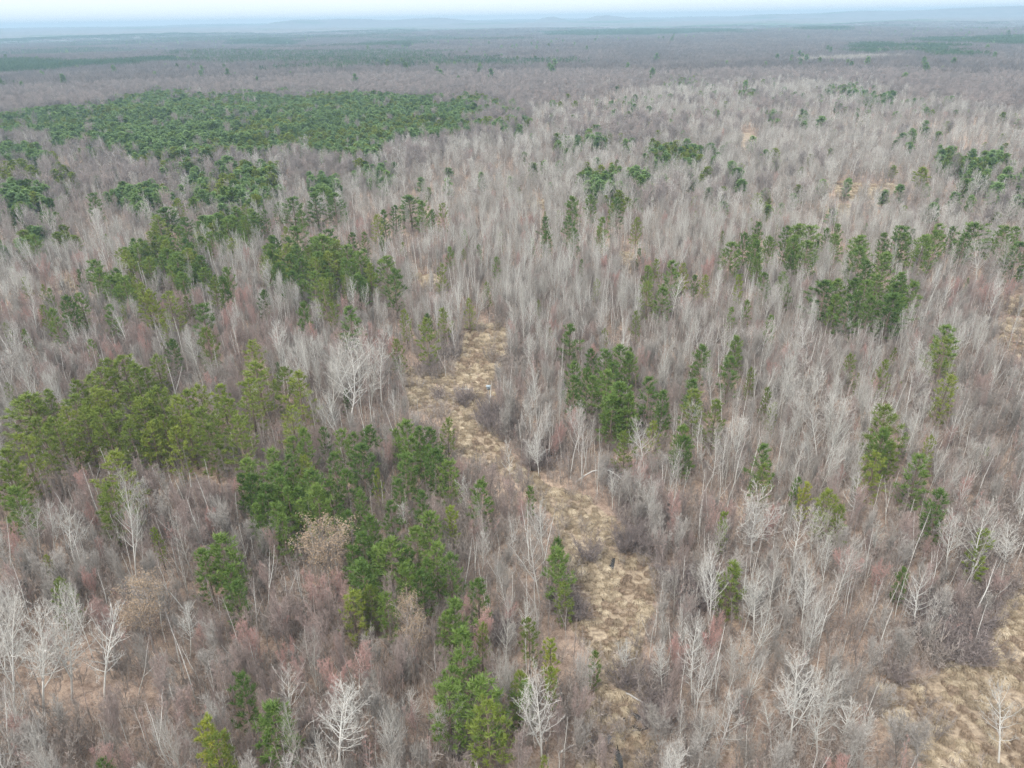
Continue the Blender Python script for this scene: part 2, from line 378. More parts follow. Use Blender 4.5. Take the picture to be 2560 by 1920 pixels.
# ------------------------------------------------------------------ prototypes
PROTO = {}      # kind -> list of (h, width, trunk mesh, crown mesh, joined mesh)
def reg(kind, g, h, w, mats, pn=('trunk', 'crown')):
    PROTO.setdefault(kind, []).append(dict(h=h, w=w, t=g.mesh(pn[0], mats[:1], 0), c=g.mesh(pn[1], mats[1:], 1), j=g.mesh(kind, mats)))
for s in range(7):   # wide aspens
    h = 12+s*.4; reg('aspen', bare(100+s, h, .30+.03*(s % 4), 24, .42+.03*(s % 3), 34, .095, 7, 5, .045, .009, s % 3, .55), h, 4.6, ('aspen_bark', 'aspen_twig'))
for s in range(5):   # white-limbed aspens that stand out
    h = 12; reg('aspen_white', bare(150+s, h, .30+.05*(s % 3), 26, .46, 30, .125, 7, 6, .05, .0105, s % 3, .6), h, 4.8, ('birch_bark', 'white_twig'))
for s in range(5):   # slim birches
    h = 13; reg('birch', bare(200+s, h, .5, 11, .22, 40, .10, 4, 4, .05, .009, 1 if s > 2 else 0, .6, 'cone'), h, 2.6, ('birch_bark', 'birch_twig'))
for s in range(6):   # red maples
    h = 10+s*.3; reg('maple', bare(300+s, h, .22, 26, .36, 50, .07, 7, 8, .05, .009, 2+s % 2, .7), h, 3.8, ('maple_bark', 'maple_twig'))
for s in range(6):   # grey-brown alders
    h = 8+s*.4; reg('alder', bare(400+s, h, .18, 26, .44, 42, .06, 7, 8, .06, .009, 2+s % 2, .6, 'vase'), h, 3.8, ('alder_bark', 'alder_twig'))
for s in range(5):
    reg('shrub', multi(500+s, 3.4, 20, 1.1, .03, 12, 7, .009, 60), 3.4, 3.6, ('alder_bark', 'shrub'), ('stem', 'twigs'))
for s in range(5):
    reg('brush', multi(550+s, 3.0, 7, 1.0, .018, 10, 7, .009, 72), 3.0, 2.4, ('brush', 'brush'))
for s in range(6):   # slim young stems
    h = 6; reg('pole', bare(580+s, h, .25, 10, .16, 58, .032, 3, 4, .05, .008, s % 2, .5, 'cone'), h, 1.3, (('alder_bark', 'brush'), ('birch_bark', 'brush'), ('maple_bark', 'maple_twig'))[s % 3])
for s in range(6):
    h = 11; reg('pine', pine(600+s, h, 4.0, .13+.05*(s % 3), 11+s % 3, 5+s % 2, .15, .48, 5, .6, 7, .034), h, 3.6, ('pine_bark', 'pine'))
for s in range(5):
    h = 11; reg('olive', pine(650+s, h, 3.8, .18, 12+s % 3, 5, .2, .36, 8, .5, 7, .024), h, 3.4, ('pine_bark', 'olive'))
for s in range(3):
    h = 9; reg('yellow', pine(680+s, h, 2.8, .22, 14, 5, .15, .26, 9, .8, 8, .022), h, 2.8, ('pine_bark', 'yellow'))
for s in range(2):
    reg('oak', leafy(700+s, 10, 2, 4200), 10, 4.5, ('maple_bark', 'oak_leaf'))
# level-of-detail trees for the middle distance
for s in range(6):
    h = 12.5; reg('aspen_far', bare(800+s, h, .32, 20, .44, 36, .09, 6, 4, .045, .018, s % 3, .55), h, 4.4, ('aspen_bark', 'aspen_twig'))
for s in range(4):
    h = 13; reg('birch_far', bare(830+s, h, .5, 8, .22, 42, .08, 3, 3, .05, .016, s % 2, .6, 'cone'), h, 2.6, ('birch_bark', 'birch_twig'))
for s in range(6):
    h = 10.5; reg('hard_far', bare(860+s, h, .2, 18, .42, 46, .07, 5, 4, .05, .018, 2, .6), h, 4.2, ('maple_bark', 'hard_twig' if s else 'maple_twig'))
for s in range(5):   # round-headed hardwoods beyond the aspens
    h = 10; reg('round_far', bare(880+s, h, .28, 20, .62, 38, .08, 6, 5, .06, .020, 2, .5, 'oval'), h, 6.4, ('alder_bark', 'mauve_twig'))
for s in range(4):
    h = 9.5; reg('alder_far', bare(890+s, h, .2, 18, .44, 46, .07, 5, 4, .05, .018, 2, .6), h, 4.2, ('alder_bark', 'alder_twig'))
for s in range(5):
    h = 11; reg('pine_far', pine(900+s, h, 3.6, .25, 12, 5, .08, .6, 5, 1.0, 5, .09), h, 3.6, ('pine_bark', 'young_pine' if s else 'pine'))
for s in range(3):
    h = 11; reg('olive_far', pine(930+s, h, 3.4, .28, 12, 5, .1, .5, 5, 1.0, 5, .06), h, 3.4, ('pine_bark', 'olive'))
def patch(seed, kind, size=60, n=240):
    rng = np.random.default_rng(seed); g = Geo()
    for i in range(n):
        x, y = rng.uniform(-size/2-2, size/2+2, 2); tint = rng.uniform()
        pn = kind == 'pine' or (kind == 'mix' and rng.uniform() < .3)
        if pn:
            h = rng.uniform(9, 13); w = h*.19; m_ = 70
            z = rng.uniform(.2, 1, m_)**.8; a = rng.uniform(0, 6.283, m_); r = w*(1-z)**.6*rng.uniform(.4, 1.1, m_)+.1
            A = np.stack([x+r*np.cos(a), y+r*np.sin(a), z*h], 1)
            d = np.stack([np.cos(a)*.5, np.sin(a)*.5, rng.uniform(.2, 1, m_)], 1)
            g.ribbons(A, A+d*.9, .28, 1, tint, rng, .4)
        else:
            h = rng.uniform(9, 14); w = h*rng.uniform(.16, .22); m_ = 46
            A = np.array([[x, y, h*.5]])+rng.normal(size=(m_, 3))*np.array((w*.4, w*.4, h*.11))
            d = (A-np.array((x, y, h*.12))); d /= np.linalg.norm(d, axis=1)[:, None]
            g.ribbons(A, A+d*rng.uniform(1.6, 3.4, m_)[:, None], .085, 0, tint, rng, .5)
            g.ribbons(np.array([[x, y, 0.]]), np.array([[x, y, h*.8]]), .12, 0, tint, rng, .5)
    return g.mesh('patch_'+kind, ('p_pale' if kind == 'pale' else 'p_hard', 'p_pine'), tint=True)
PATCH = {k: [patch(1000+i*7+q*50, k) for i in range(3)] for q, k in enumerate(('hard', 'pale', 'pine', 'mix'))}
# ------------------------------------------------------------------ the map, traced from the photograph (full-size pixels, 2560 wide)
def D(pts): return [(x*1.1573, y*1.1573) for x, y in pts]
MARSH = [D([(1005,705),(1080,700),(1112,740),(1085,790),(1062,830),(1075,875),(1060,905),(1090,960),(1130,1010),(1180,1050),(1250,1060),(1310,1110),(1385,1180),(1420,1250),(1405,1330),(1385,1400),(1400,1480),(1420,1560),(1405,1720),(1230,1720),(1260,1560),(1290,1490),(1300,1440),(1240,1370),(1218,1320),(1240,1250),(1215,1190),(1190,1110),(1120,1045),(1040,1000),(980,980),(960,930),(980,890),(950,850),(940,810),(990,770)]),
         D([(870,800),(930,790),(948,850),(978,890),(940,905),(880,880)]),
         D([(2300,1230),(2170,1290),(2140,1370),(2090,1420),(2010,1460),(1890,1480),(1900,1560),(1970,1620),(2000,1720),(2350,1720)]),
         D([(1335,545),(1378,548),(1384,590),(1345,592)]), D([(1800,395),(1860,398),(1950,402),(1930,425),(1850,436),(1810,430)]),
         D([(1750,455),(1830,440),(1850,462),(1790,480)]), D([(2120,650),(2240,640),(2260,690),(2180,680)]),
         D([(2140,700),(2200,690),(2260,720),(2230,790),(2160,745)]), D([(885,590),(955,600),(950,635),(900,630)]),
         D([(1592,290),(1618,286),(1640,300),(1634,325),(1612,335),(1600,318)]), D([(1130,430),(1180,432),(1175,452),(1140,452)]),
         D([(110,620),(170,590),(175,615),(100,665)])]
STREAM = [D([(1330,1205),(1324,1235),(1308,1255),(1298,1285),(1306,1300),(1299,1328),(1289,1330),(1290,1308),(1288,1284),(1298,1252),(1314,1228),(1322,1206)]),
          D([(1230,1300),(1262,1310),(1268,1325),(1245,1330),(1228,1318)]),
          D([(1352,1535),(1385,1545),(1402,1575),(1380,1580),(1345,1556)]), D([(1310,1580),(1330,1600),(1345,1640),(1350,1720),(1310,1720),(1318,1650)])]
def E(cx, cy, rx, ry, n=14):
    return [(cx+rx*math.cos(a*6.283/n), cy+ry*math.sin(a*6.283/n)) for a in range(n)]
def r1(pts): return [(x/1.728, y/1.728) for x, y in pts]
def r2(pts): return [(1280+x/1.728, y/1.728) for x, y in pts]
def r3(pts): return [(x/1.728, 480+y/1.728) for x, y in pts]
PLANT = [r1([(-200,480),(0,470),(130,455),(300,440),(520,412),(700,392),(950,392),(1150,400),(1500,402),(2090,410),(2190,432),(2080,462),(2070,520),(1980,585),(1750,598),(1650,618),(1440,655),(1250,662),(1000,672),(860,672),(700,672),(560,685),(540,640),(450,612),(350,620),(230,612),(200,575),(100,562),(-200,572)]),
         r1([(-200,600),(60,590),(200,630),(170,665),(-200,680)])]
# mid-distance pine groves: (polygon of crowns, share of the ground covered, kind)
GROVES = [(r1([(-100,700),(100,702),(170,730),(120,760),(-100,765)]), .7, 'olive'),
          (r1([(200,700),(290,690),(350,730),(370,780),(250,790),(190,750)]), .5, 'olive'),
          (r1([(-100,790),(130,770),(200,800),(210,850),(120,880),(-100,880)]), .8, 'pine'),
          (r1([(440,800),(560,780),(740,790),(750,830),(640,850),(460,830)]), .8, 'pine'),
          (r1([(690,690),(860,690),(870,745),(760,750),(700,730)]), .7, 'pine'),
          (r1([(800,740),(1000,690),(1200,700),(1210,800),(1130,850),(950,860),(820,830)]), .75, 'pine'),
          (r1([(1330,745),(1450,735),(1470,790),(1420,830),(1340,810)]), .9, 'pine'),
          (r1([(1520,695),(1600,690),(1710,690),(1700,740),(1600,750),(1520,740)]), .5, 'pine'),
          (r1([(2080,420),(2212,425),(2260,480),(2100,470)]), .55, 'pine'), (r1([(2100,510),(2230,500),(2260,560),(2090,555)]), .55, 'pine'),
          (r2([(585,620),(660,604),(800,602),(830,640),(820,685),(760,690),(700,665),(600,680)]), .85, 'pine'),
          (r2([(840,615),(915,618),(905,660),(850,650)]), .4, 'pine'),
          (r2([(1835,650),(1900,636),(1960,650),(2140,650),(2150,680),(2060,700),(2090,760),(1990,770),(1960,710),(1850,690)]), .7, 'pine'),
          (r2([(2080,720),(2212,715),(2240,790),(2120,800)]), .5, 'pine'),
          (r2([(290,715),(480,715),(475,800),(300,820)]), .7, 'pine'), (r2([(500,720),(600,710),(605,800),(510,800)]), .6, 'pine'),
          (r2([(310,545),(370,540),(430,560),(400,610),(320,595)]), .5, 'pine'), (r2([(180,600),(300,580),(300,620),(190,635)]), .35, 'pine'),
          (r2([(0,485),(90,490),(90,520),(0,515)]), .5, 'pine'),
          (r2([(720,340),(850,340),(850,365),(720,360)]), .35, 'pine'), (r2([(970,385),(1060,385),(1060,418),(970,412)]), .4, 'pine'),
          (r2([(1350,360),(1500,355),(1500,392),(1360,395)]), .5, 'pine'), (r2([(1510,395),(1660,390),(1640,440),(1520,435)]), .35, 'pine'),
          (r2([(1090,478),(1160,475),(1165,525),(1130,530)]), .5, 'pine'), (r2([(1240,470),(1275,470),(1275,545),(1240,545)]), .35, 'pine'),
          (r2([(1150,385),(1235,395),(1225,420),(1150,415)]), .25, 'pine'), (r2([(940,690),(1020,700),(1010,745),(950,740)]), .5, 'pine'),
          # nearer big groves
          (r3([(860,95),(940,80),(1040,80),(1110,110),(1112,160),(1060,200),(930,235),(860,220),(845,150)]), .9, 'pine'),
          (r3([(520,235),(640,195),(760,190),(850,230),(880,340),(830,385),(760,380),(730,320),(600,330),(530,300)]), .9, 'pine'),
          (r3([(350,350),(430,325),(500,340),(590,370),(600,430),(520,440),(480,400),(360,390)]), .7, 'pine'),
          (r3([(1100,260),(1200,230),(1330,235),(1380,190),(1560,220),(1600,330),(1560,400),(1440,405),(1300,395),(1160,330)]), .85, 'pine'),
          (r3([(40,190),(100,140),(170,140),(185,190),(150,240),(60,225)]), .7, 'pine'), (r3([(0,15),(80,10),(110,60),(50,85),(0,60)]), .8, 'pine'),
          (r3([(230,135),(300,130),(375,145),(370,175),(240,185)]), .5, 'olive'), (r3([(545,20),(620,20),(640,55),(560,50)]), .8, 'pine'),
          (r3([(840,-10),(900,-10),(890,25),(850,25)]), .5, 'pine'), (r3([(-80,140),(0,160),(15,230),(-80,230)]), .6, 'pine')]
FARPINE = [[(-300,156),(0,147),(200,148),(350,142),(480,143),(470,152),(330,158),(200,168),(60,176),(-300,190)],
           [(2125,109),(2160,105),(2250,110),(2246,127),(2125,126)], [(2275,112),(2340,108),(2414,118),(2414,133),(2340,139),(2300,125)],
           [(2255,98),(2420,92),(2700,85),(2700,112),(2420,108)], [(1355,79),(1500,74),(1860,72),(1850,78),(1600,86),(1380,88)], [(2000,66),(2120,66),(2120,73),(2000,73)],
           [(-300,92),(0,84),(300,78),(560,72),(560,84),(300,92),(0,104),(-300,110)], [(580,100),(700,95),(735,103),(720,112),(580,108)], [(905,108),(1020,104),(1020,112),(905,114)],
           [(540,64),(860,60),(1000,62),(980,70),(560,72)]]
PALEFIELD = [(1290,330),(1330,252),(1430,235),(1500,215),(1600,196),(1720,184),(1880,188),(2050,196),(2200,205),(2330,225),(2440,262),(2700,270),(2900,700),(1290,700)]
# hand-placed pines: (x, top y, width, kind)
PN = []
def addp(f, L, kind=None):
    for q in L:
        x, y = f([(q[0], q[1])])[0]; sc = 3.456 if f is z1 else 1.728
        PN.append((x, y, q[2]/sc, q[3] if len(q) > 3 else kind))
def z1(p): return [(520+x/3.456, 1000+y/3.456) for x, y in p]
def r4(p): return [(1280+x/1.728, 480+y/1.728) for x, y in p]
def r5(p): return [(x/1.728, 1200+y/1.728) for x, y in p]
def r6(p): return [(1280+x/1.728, 1200+y/1.728) for x, y in p]
n_tag = []
def sec(name, f, L, kind): n0 = len(PN); addp(f, L, kind); n_tag.extend([name]*(len(PN)-n0))
sec('olive pine grove at left', r3, [(475,720,95),(525,708,120),(665,706,72),(575,745,100),(625,765,85),(430,760,80),(380,792,95),(325,822,80),(200,855,80),(90,875,150),(300,880,115),(345,940,115),(165,975,95),(235,972,130),(440,930,105),(495,962,95),(590,890,120),(630,905,105),(690,842,115),(650,865,95),(545,842,90),(460,852,90),(750,890,115),(800,862,95),(865,832,100),(800,965,95),(875,935,120),(950,832,70,'yellow'),(985,885,120),(1010,965,110),(700,965,105),(560,1000,95),(640,1000,95),(895,1020,90),(750,1022,95),(80,1040,115),(15,1120,110),(270,930,90),(400,860,90),(130,900,90)], 'olive')
sec('group right of the olive grove', r3, [(1105,745,135),(1060,805,105),(1215,760,95),(1280,782,115),(1250,920,100)], 'olive')
sec('wood below the olive grove', r3, [(480,1130,125),(20,1180,90)], 'olive')
sec('dark grove left of marsh', z1, [(830,260,175),(990,240,120),(720,330,140),(540,440,185),(340,510,205),(290,640,150),(390,640,165),(600,570,205),(700,480,150),(840,490,135,'olive'),(1080,470,175),(1180,620,160),(900,620,210),(720,620,145),(1330,790,155),(1140,265,135),(1250,290,150),(1370,240,155),(1320,400,210),(690,770,180),(800,880,180),(620,1000,180),(460,830,160),(450,1010,130),(560,900,160),(920,760,210),(1040,700,150),(760,760,160),(500,720,170),(620,680,170),(420,900,150)], 'pine')
sec('pine clump on the marsh edge', z1, [(1720,190,200),(1810,235,160),(1620,260,120),(1925,250,160),(2060,170,140,'olive'),(1690,480,180),(1980,440,190),(2070,540,180),(1750,330,170),(1900,400,150)], 'pine')
sec('pine belt below the grove', z1, [(1130,910,130),(1200,970,160),(1410,1010,180),(1570,880,160),(1650,700,145),(1830,800,180),(1920,980,210),(1800,1100,190),(1340,1150,180),(1230,1270,160),(1550,1210,240),(1960,1250,240),(2090,1340,190),(1700,1420,200),(1840,1480,190),(1310,1420,160),(1900,1380,180),(1450,1260,170),(1700,1280,180)], 'pine')
sec('maples below the dark grove', r5, [(245,425,80,'olive'),(665,210,50,'yellow'),(955,232,115),(870,300,100),(985,375,85),(1015,440,75),(60,30,90),(480,10,110,'olive'),(450,60,80,'olive')], 'pine')
sec('wood just left of marsh', r5, [(1555,365,110),(1510,480,100,'olive'),(1670,490,85),(1600,450,80,'olive'),(2062,430,80),(1960,520,105),(1935,570,90),(1985,650,145),(1950,815,110),(1930,890,140),(2080,860,160),(2110,980,150,'olive'),(1950,115,70,'yellow'),(2070,5,95)], 'pine')
sec('bottom left wood', r5, [(1035,850,95),(1175,960,120),(890,1035,115,'yellow'),(930,1110,120,'olive'),(440,1205,55)], 'pine')
sec('left bank of the marsh', r6, [(75,30,45),(205,310,105),(235,440,75,'olive'),(75,600,85,'olive'),(165,695,80,'yellow'),(28,825,85,'olive'),(50,885,90),(360,740,35),(140,1195,55,'olive'),(165,810,60,'yellow')], 'pine')
sec('wood right of the marsh', r6, [(920,140,62,'yellow'),(1275,10,65,'yellow'),(1380,40,90,'olive'),(1865,50,85),(960,360,110,'olive'),(2055,220,80,'yellow'),(1700,380,45),(1415,110,70,'olive')], 'pine')
sec('upper right aspen wood', r4, [(145,110,52),(152,170,52),(250,110,60),(270,160,52),(390,112,60),(380,160,42,'olive'),(540,110,55,'olive'),(265,20,60),(345,15,50),(455,30,62),(430,48,40,'olive'),(205,80,30,'olive'),(590,320,52),(620,290,50,'olive'),(695,300,82),(745,310,60,'olive'),(790,360,50),(830,360,50,'olive'),(590,390,70,'olive'),(655,415,72),(985,362,50,'yellow'),(1095,350,52),(1175,350,50),(1190,400,42),(1020,470,42),(950,500,42),(1120,535,50),(540,515,50,'olive'),(400,590,32,'olive')], 'pine')
sec('upper right pine row', r4, [(1065,133,50),(1010,180,62),(950,222,95),(1060,212,62),(1045,188,62),(1070,268,52),(1120,195,58),(1190,150,65),(1230,140,75),(1285,150,85),(1280,212,75),(1220,190,62),(1215,255,42),(1365,160,44),(1410,140,52),(1405,190,52),(1495,192,92),(1510,240,72),(1540,300,60),(1610,180,52),(1620,268,82),(1680,150,72),(1735,160,34),(1780,190,72),(1850,140,72),(1905,150,44),(1960,180,60),(2000,133,100),(2140,150,72),(2185,152,55),(2195,220,82),(1700,180,60),(1830,170,60)], 'pine')
sec('pine clump below the row', r4, [(1585,360,72),(1680,352,72),(1735,390,72),(1640,438,102),(1685,450,62),(1360,385,102),(1410,378,72),(1485,375,72),(1530,385,72),(1500,430,62),(1460,448,82),(1550,455,72),(1405,450,62),(1660,390,60)], 'pine')
sec('clump right of the marsh', r4, [(250,575,82),(345,680,62),(268,735,72),(410,688,85),(475,668,92),(515,700,72),(325,765,72),(350,800,82),(410,775,102),(470,820,125),(268,800,72),(430,885,95),(595,805,95),(650,860,92),(775,812,92),(790,855,100,'olive'),(500,880,90),(440,740,80)], 'pine')
sec('aspen wood right of the marsh', r4, [(975,622,62),(830,662,72),(945,715,72),(1040,760,50,'olive'),(1470,700,60,'olive'),(1615,725,60,'olive'),(1885,580,82),(1890,630,90,'olive'),(1885,790,82,'olive'),(610,990,72,'olive'),(738,1018,90),(755,1060,80),(490,1035,72,'olive'),(885,900,90,'olive'),(1110,845,52,'olive'),(1130,910,44,'olive'),(1092,1095,92),(1090,1180,80,'olive'),(1640,930,130,'olive'),(1610,1030,85),(1650,1090,60,'olive'),(1580,1120,92,'olive'),(1768,1140,92)], 'pine')
sec('woods left of marsh head', r3, [(1170,190,72),(1275,150,82),(1230,150,50,'olive'),(1400,188,92),(1520,178,52),(1570,175,42),(1665,280,85),(1700,335,82),(1595,310,72,'olive'),(1395,375,90,'olive'),(1430,480,44,'olive'),(1310,478,62),(1138,425,52),(1510,498,92),(865,488,85),(975,328,62),(960,368,62),(915,370,62,'olive'),(290,452,65),(340,440,62),(225,508,62),(185,490,42,'olive'),(470,490,60),(620,395,82,'olive'),(640,430,72,'olive'),(715,430,82,'olive'),(800,450,52,'olive'),(740,638,62),(885,585,72,'olive'),(1085,640,82,'olive'),(1750,510,60,'olive'),(1840,550,90,'olive'),(1915,502,60,'olive'),(1715,640,60,'olive'),(1945,238,44),(1910,308,60,'olive'),(2005,168,34),(2068,230,34),(2145,282,42),(2105,390,42,'olive'),(2025,462,52,'olive')], 'pine')
sec('wood beyond the marsh head', r3, [(1660,80,55),(1705,60,52),(1770,20,92),(1820,40,62),(1910,50,52,'olive'),(1625,98,60,'olive'),(1860,78,42),(1360,8,82),(1440,8,82),(1260,28,72),(1200,45,42),(1300,80,42),(1140,80,42),(700,68,82),(685,105,72,'olive'),(760,30,60,'olive'),(795,112,62),(770,150,62),(185,88,42),(240,88,34),(20,565,28,'olive'),(395,8,50)], 'pine')
# hand-placed bare trees: (base x, base y, top x, top y, crown width, kind)
TB = []
def addt(f, L, kind):
    for q in L:
        a = f([(q[0], q[1])])[0]; b = f([(q[2], q[3])])[0]; TB.append((a[0], a[1], b[0], b[1], q[4]/1.728, q[5] if len(q) > 5 else kind))
addt(r6, [(1040,420,1065,75,200),(1200,420,1225,145,120),(1105,660,1150,320,125),(1130,700,1235,335,100),(1240,690,1270,345,100),(1265,585,1390,430,110),(1045,700,1055,465,120),(850,670,870,305,110),(1430,590,1482,255,20,'birch'),(1447,600,1492,388,20,'birch'),(1436,600,1472,392,18,'birch'),(1500,700,1610,425,60,'birch'),(1740,680,1762,400,115),(1650,620,1700,375,20,'birch'),(1880,440,1912,155,110),(1975,490,2030,125,140),(2120,430,2140,205,90),(1460,200,1480,-10,100),(1615,210,1620,-10,30,'birch'),(1560,350,1582,195,75),(800,270,822,55,45,'birch'),(780,970,782,615,125),(960,920,992,695,155),(1200,1170,1240,795,160),(870,1260,920,945,165),(832,1260,842,955,105),(1440,1170,1430,945,130),(1500,1260,1552,1055,140),(1600,770,1612,565,75),(120,530,82,215,135),(130,1240,120,855,160),(490,860,490,720,70),(1120,1190,1110,955,90),(1870,480,1930,420,40,'birch'),(1690,560,1720,420,20,'birch'),(1520,640,1560,470,30,'birch'),(2100,1240,2120,900,120),(620,1240,640,1000,120,'alder'),(1700,1240,1690,1010,150,'alder'),(1320,1240,1340,1000,130)], 'aspen')
addt(r5, [(60,1010,40,520,140),(190,1010,190,585,165),(310,950,300,525,150),(455,950,440,555,150),(52,450,18,165,40,'birch'),(470,590,430,395,22,'birch'),(590,460,530,-5,110),(620,180,610,0,90),(340,410,300,138,110),(180,330,150,125,85),(240,340,220,115,70),(590,460,510,205,22,'birch'),(612,440,612,218,16,'birch'),(1105,690,1098,425,50,'birch'),(820,770,800,545,95),(1100,340,1145,165,165,'alder'),(1545,915,1468,745,20,'birch'),(1600,935,1560,710,22,'birch'),(795,840,720,555,45,'birch'),(600,925,640,675,50,'birch'),(655,1190,570,975,22,'birch'),(690,1180,636,968,24,'birch'),(840,1270,830,1125,145),(1480,1270,1500,925,220),(1690,1270,1690,1015,125),(1800,1110,1800,915,100),(1930,1160,1930,955,150),(1200,1244,1200,1065,16,'birch'),(60,1260,-5,860,60,'birch'),(1380,610,1382,410,130,'maple'),(2055,420,2055,245,20,'birch'),(1770,230,1732,118,80),(1240,710,1240,575,130,'maple'),(1270,330,1260,210,80,'maple'),(1000,140,990,20,150,'maple'),(400,330,385,270,60),(160,200,140,60,90),(20,380,10,240,60),(640,520,650,330,60,'alder'),(980,900,960,700,150,'alder'),(700,1000,700,800,150,'alder')], 'aspen')
addt(r4, [(1400,420,1400,248,135),(1200,330,1200,240,50),(320,1210,310,955,120),(560,1260,560,990,130),(780,1090,782,905,90),(880,1160,880,1005,80),(1260,1060,1262,775,200),(1340,1170,1340,895,170),(1400,1120,1430,900,140),(985,1150,985,975,100),(100,1200,100,1075,110),(1960,990,1940,835,90),(1530,1060,1540,875,75),(1230,770,1222,555,150),(1300,890,1300,695,160),(1780,840,1780,645,100),(2050,420,2050,195,180),(1490,980,1500,850,60),(640,620,630,520,90),(1000,700,1000,560,90),(1450,680,1440,560,110),(380,1180,370,1000,25,'birch'),(215,1190,205,1010,25,'birch')], 'aspen')
addt(r3, [(1510,1040,1500,660,170),(1440,1000,1440,680,140),(1600,1020,1600,680,140),(1660,960,1650,620,120),(1545,960,1560,600,120),(940,850,940,730,80),(1560,880,1530,640,110),(270,740,270,660,110),(130,860,100,690,120),(60,880,50,670,120),(580,600,560,470,60),(900,500,885,400,60),(200,1220,205,1130,30,'birch'),(545,1210,540,1070,30,'birch'),(955,1060,948,880,30,'birch'),(1200,560,1200,450,120),(2110,960,2110,820,50,'birch')], 'aspen')
# tan-leaved oaks: (base, top, width)
OAK = [(690+2, 1245, 1138, 130, 'oak with pale tan leaves beside the dark pine grove'), (885, 1375, 1305, 75, 'small oak with orange tan leaves below the pine belt'),
       (290, 1340, 1270, 100, 'oak with dull brown leaves in the lower left wood')]
OAK = [(x*1.1573, b*1.1573, tpy*1.1573, w*1.1573, l) for x, b, tpy, w, l in OAK]
# dark shrub masses, full px centre and spread: (x, y, rx, ry, count)
SHR = [(1235,1045,35,30,10),(1262,1085,30,22,7),(1125,880,40,22,8),(1155,1010,28,10,4),(1620,1375,70,40,12),(1600,1300,40,40,8),(2370,1620,75,45,20),(2330,1570,60,40,10),(2440,1560,45,30,8),(1410,1530,30,18,6),(1440,1545,22,12,4),(1560,1700,30,25,3),(1650,1790,30,40,5),(2440,1660,15,12,2),(1545,1210,30,30,6),(1350,1180,40,25,5),(2480,1500,40,25,5),(1060,940,25,15,5),(1330,1130,50,20,6),(1090,1000,14,10,2),(1470,1400,12,10,2),(1480,1885,20,12,2),(1720,1500,50,60,10),(1250,1600,40,30,5),(1180,1900,50,15,3),(2230,1700,30,20,3)]
# reddish / pale / grey tendencies, (x, y, rx, ry, dict of weights)
ZN = [(560,1180,520,110,dict(maple=3)),(120,1330,260,260,dict(maple=1.6)),(760,1500,330,190,dict(maple=3)),(300,820,420,80,dict(maple=1.5)),
      (100,1640,230,90,dict(aspen=1.5)),(900,1800,400,150,dict(alder=2,aspen=.8)),(2000,1700,420,260,dict(aspen=.6,alder=1.2)),
      (1950,1120,400,180,dict(aspen=1.0,birch=1)),(2250,800,500,260,dict(aspen=1.4)),(1500,700,400,160,dict(aspen=1.6,alder=.5)),
      (850,980,200,120,dict(aspen=2)),(250,560,400,70,dict(aspen=1.8)),(1400,480,500,130,dict(aspen=2.4)),(2100,450,600,180,dict(aspen=2.6)),
      (1750,1350,250,120,dict(maple=1.3)),(2250,1350,330,160,dict(maple=1.2,birch=1)),(60,900,120,60,dict(aspen=2)),(1050,640,160,60,dict(birch=2,aspen=1))]
OPEN = [(230,1760,190,130,.75),(2080,1640,130,90,.6),(300,1640,110,70,.5),(1330,1430,80,60,.4)]   # thinner woods
# ------------------------------------------------------------------ object helpers
def mk(name, me=None, parent=None):
    o = bpy.data.objects.new(name, me); COL.objects.link(o)
    if parent is not None: o.parent = parent
    return o
def tag(o, label=None, cat=None, group=None, kind=None):
    if label: o['label'] = label
    if cat: o['category'] = cat
    if group: o['group'] = group
    if kind: o['kind'] = kind
    return o
def sheet(name, polys, z, mat):
    V = []; T = []
    for p in polys:
        w = [Vector(unproj(x, y, 0)) for x, y in p]; w = [Vector((v.x, v.y, z)) for v in w]
        n0 = len(V)
        for tri in tessellate_polygon([w]): T.append([n0+i for i in tri])
        V += w
    me = bpy.data.meshes.new(name); me.from_pydata([tuple(v) for v in V], [], T); me.materials.append(MT[mat]); me.update()
    for pl in me.polygons:
        if pl.normal.z < 0: pl.flip()
    return mk(name, me)
# ------------------------------------------------------------------ ground
def polar_mesh(name, r_edges, az0, az1, na, zf, mat):
    az = np.linspace(az0, az1, na); rr = np.asarray(r_edges, float)
    A, B = np.meshgrid(az, rr); x = B*np.sin(A); y = B*np.cos(A); z = zf(x, y)
    V = np.stack([x, y, z], -1).reshape(-1, 3); n, k = A.shape
    i = np.arange(n-1)[:, None]*k+np.arange(k-1)[None, :]
    Q = np.stack([i, i+1, i+k+1, i+k], -1).reshape(-1, 4)[:, ::-1]
    g = Geo(); g.add(V, Q); me = g.mesh(name, (mat,), smooth_=True); return mk(name, me)
RE = np.concatenate([[.5, 20, 60, 120, 240, 400, 560, 620], np.geomspace(700, 9000, 60)])
tag(polar_mesh('ground', RE, -math.pi, math.pi, 181, lambda x, y: terrain(x, y), 'litter'), kind='structure')
tag(sheet('marsh_ground', MARSH, .004, 'marsh'), kind='structure')
tag(sheet('stream_water', STREAM, .012, 'water'), kind='structure')
rgf = np.random.default_rng(4)
def canopy(x, y):
    z = terrain(x, y)+9
    return z+rgf.uniform(-2.5, 2.5, z.shape)*1.0
tag(polar_mesh('far_woods', np.geomspace(3600, 8900, 150), -.85, .85, 700, canopy, 'far'), 'hazy blue grey woods reaching to the horizon', 'woods', kind='stuff')
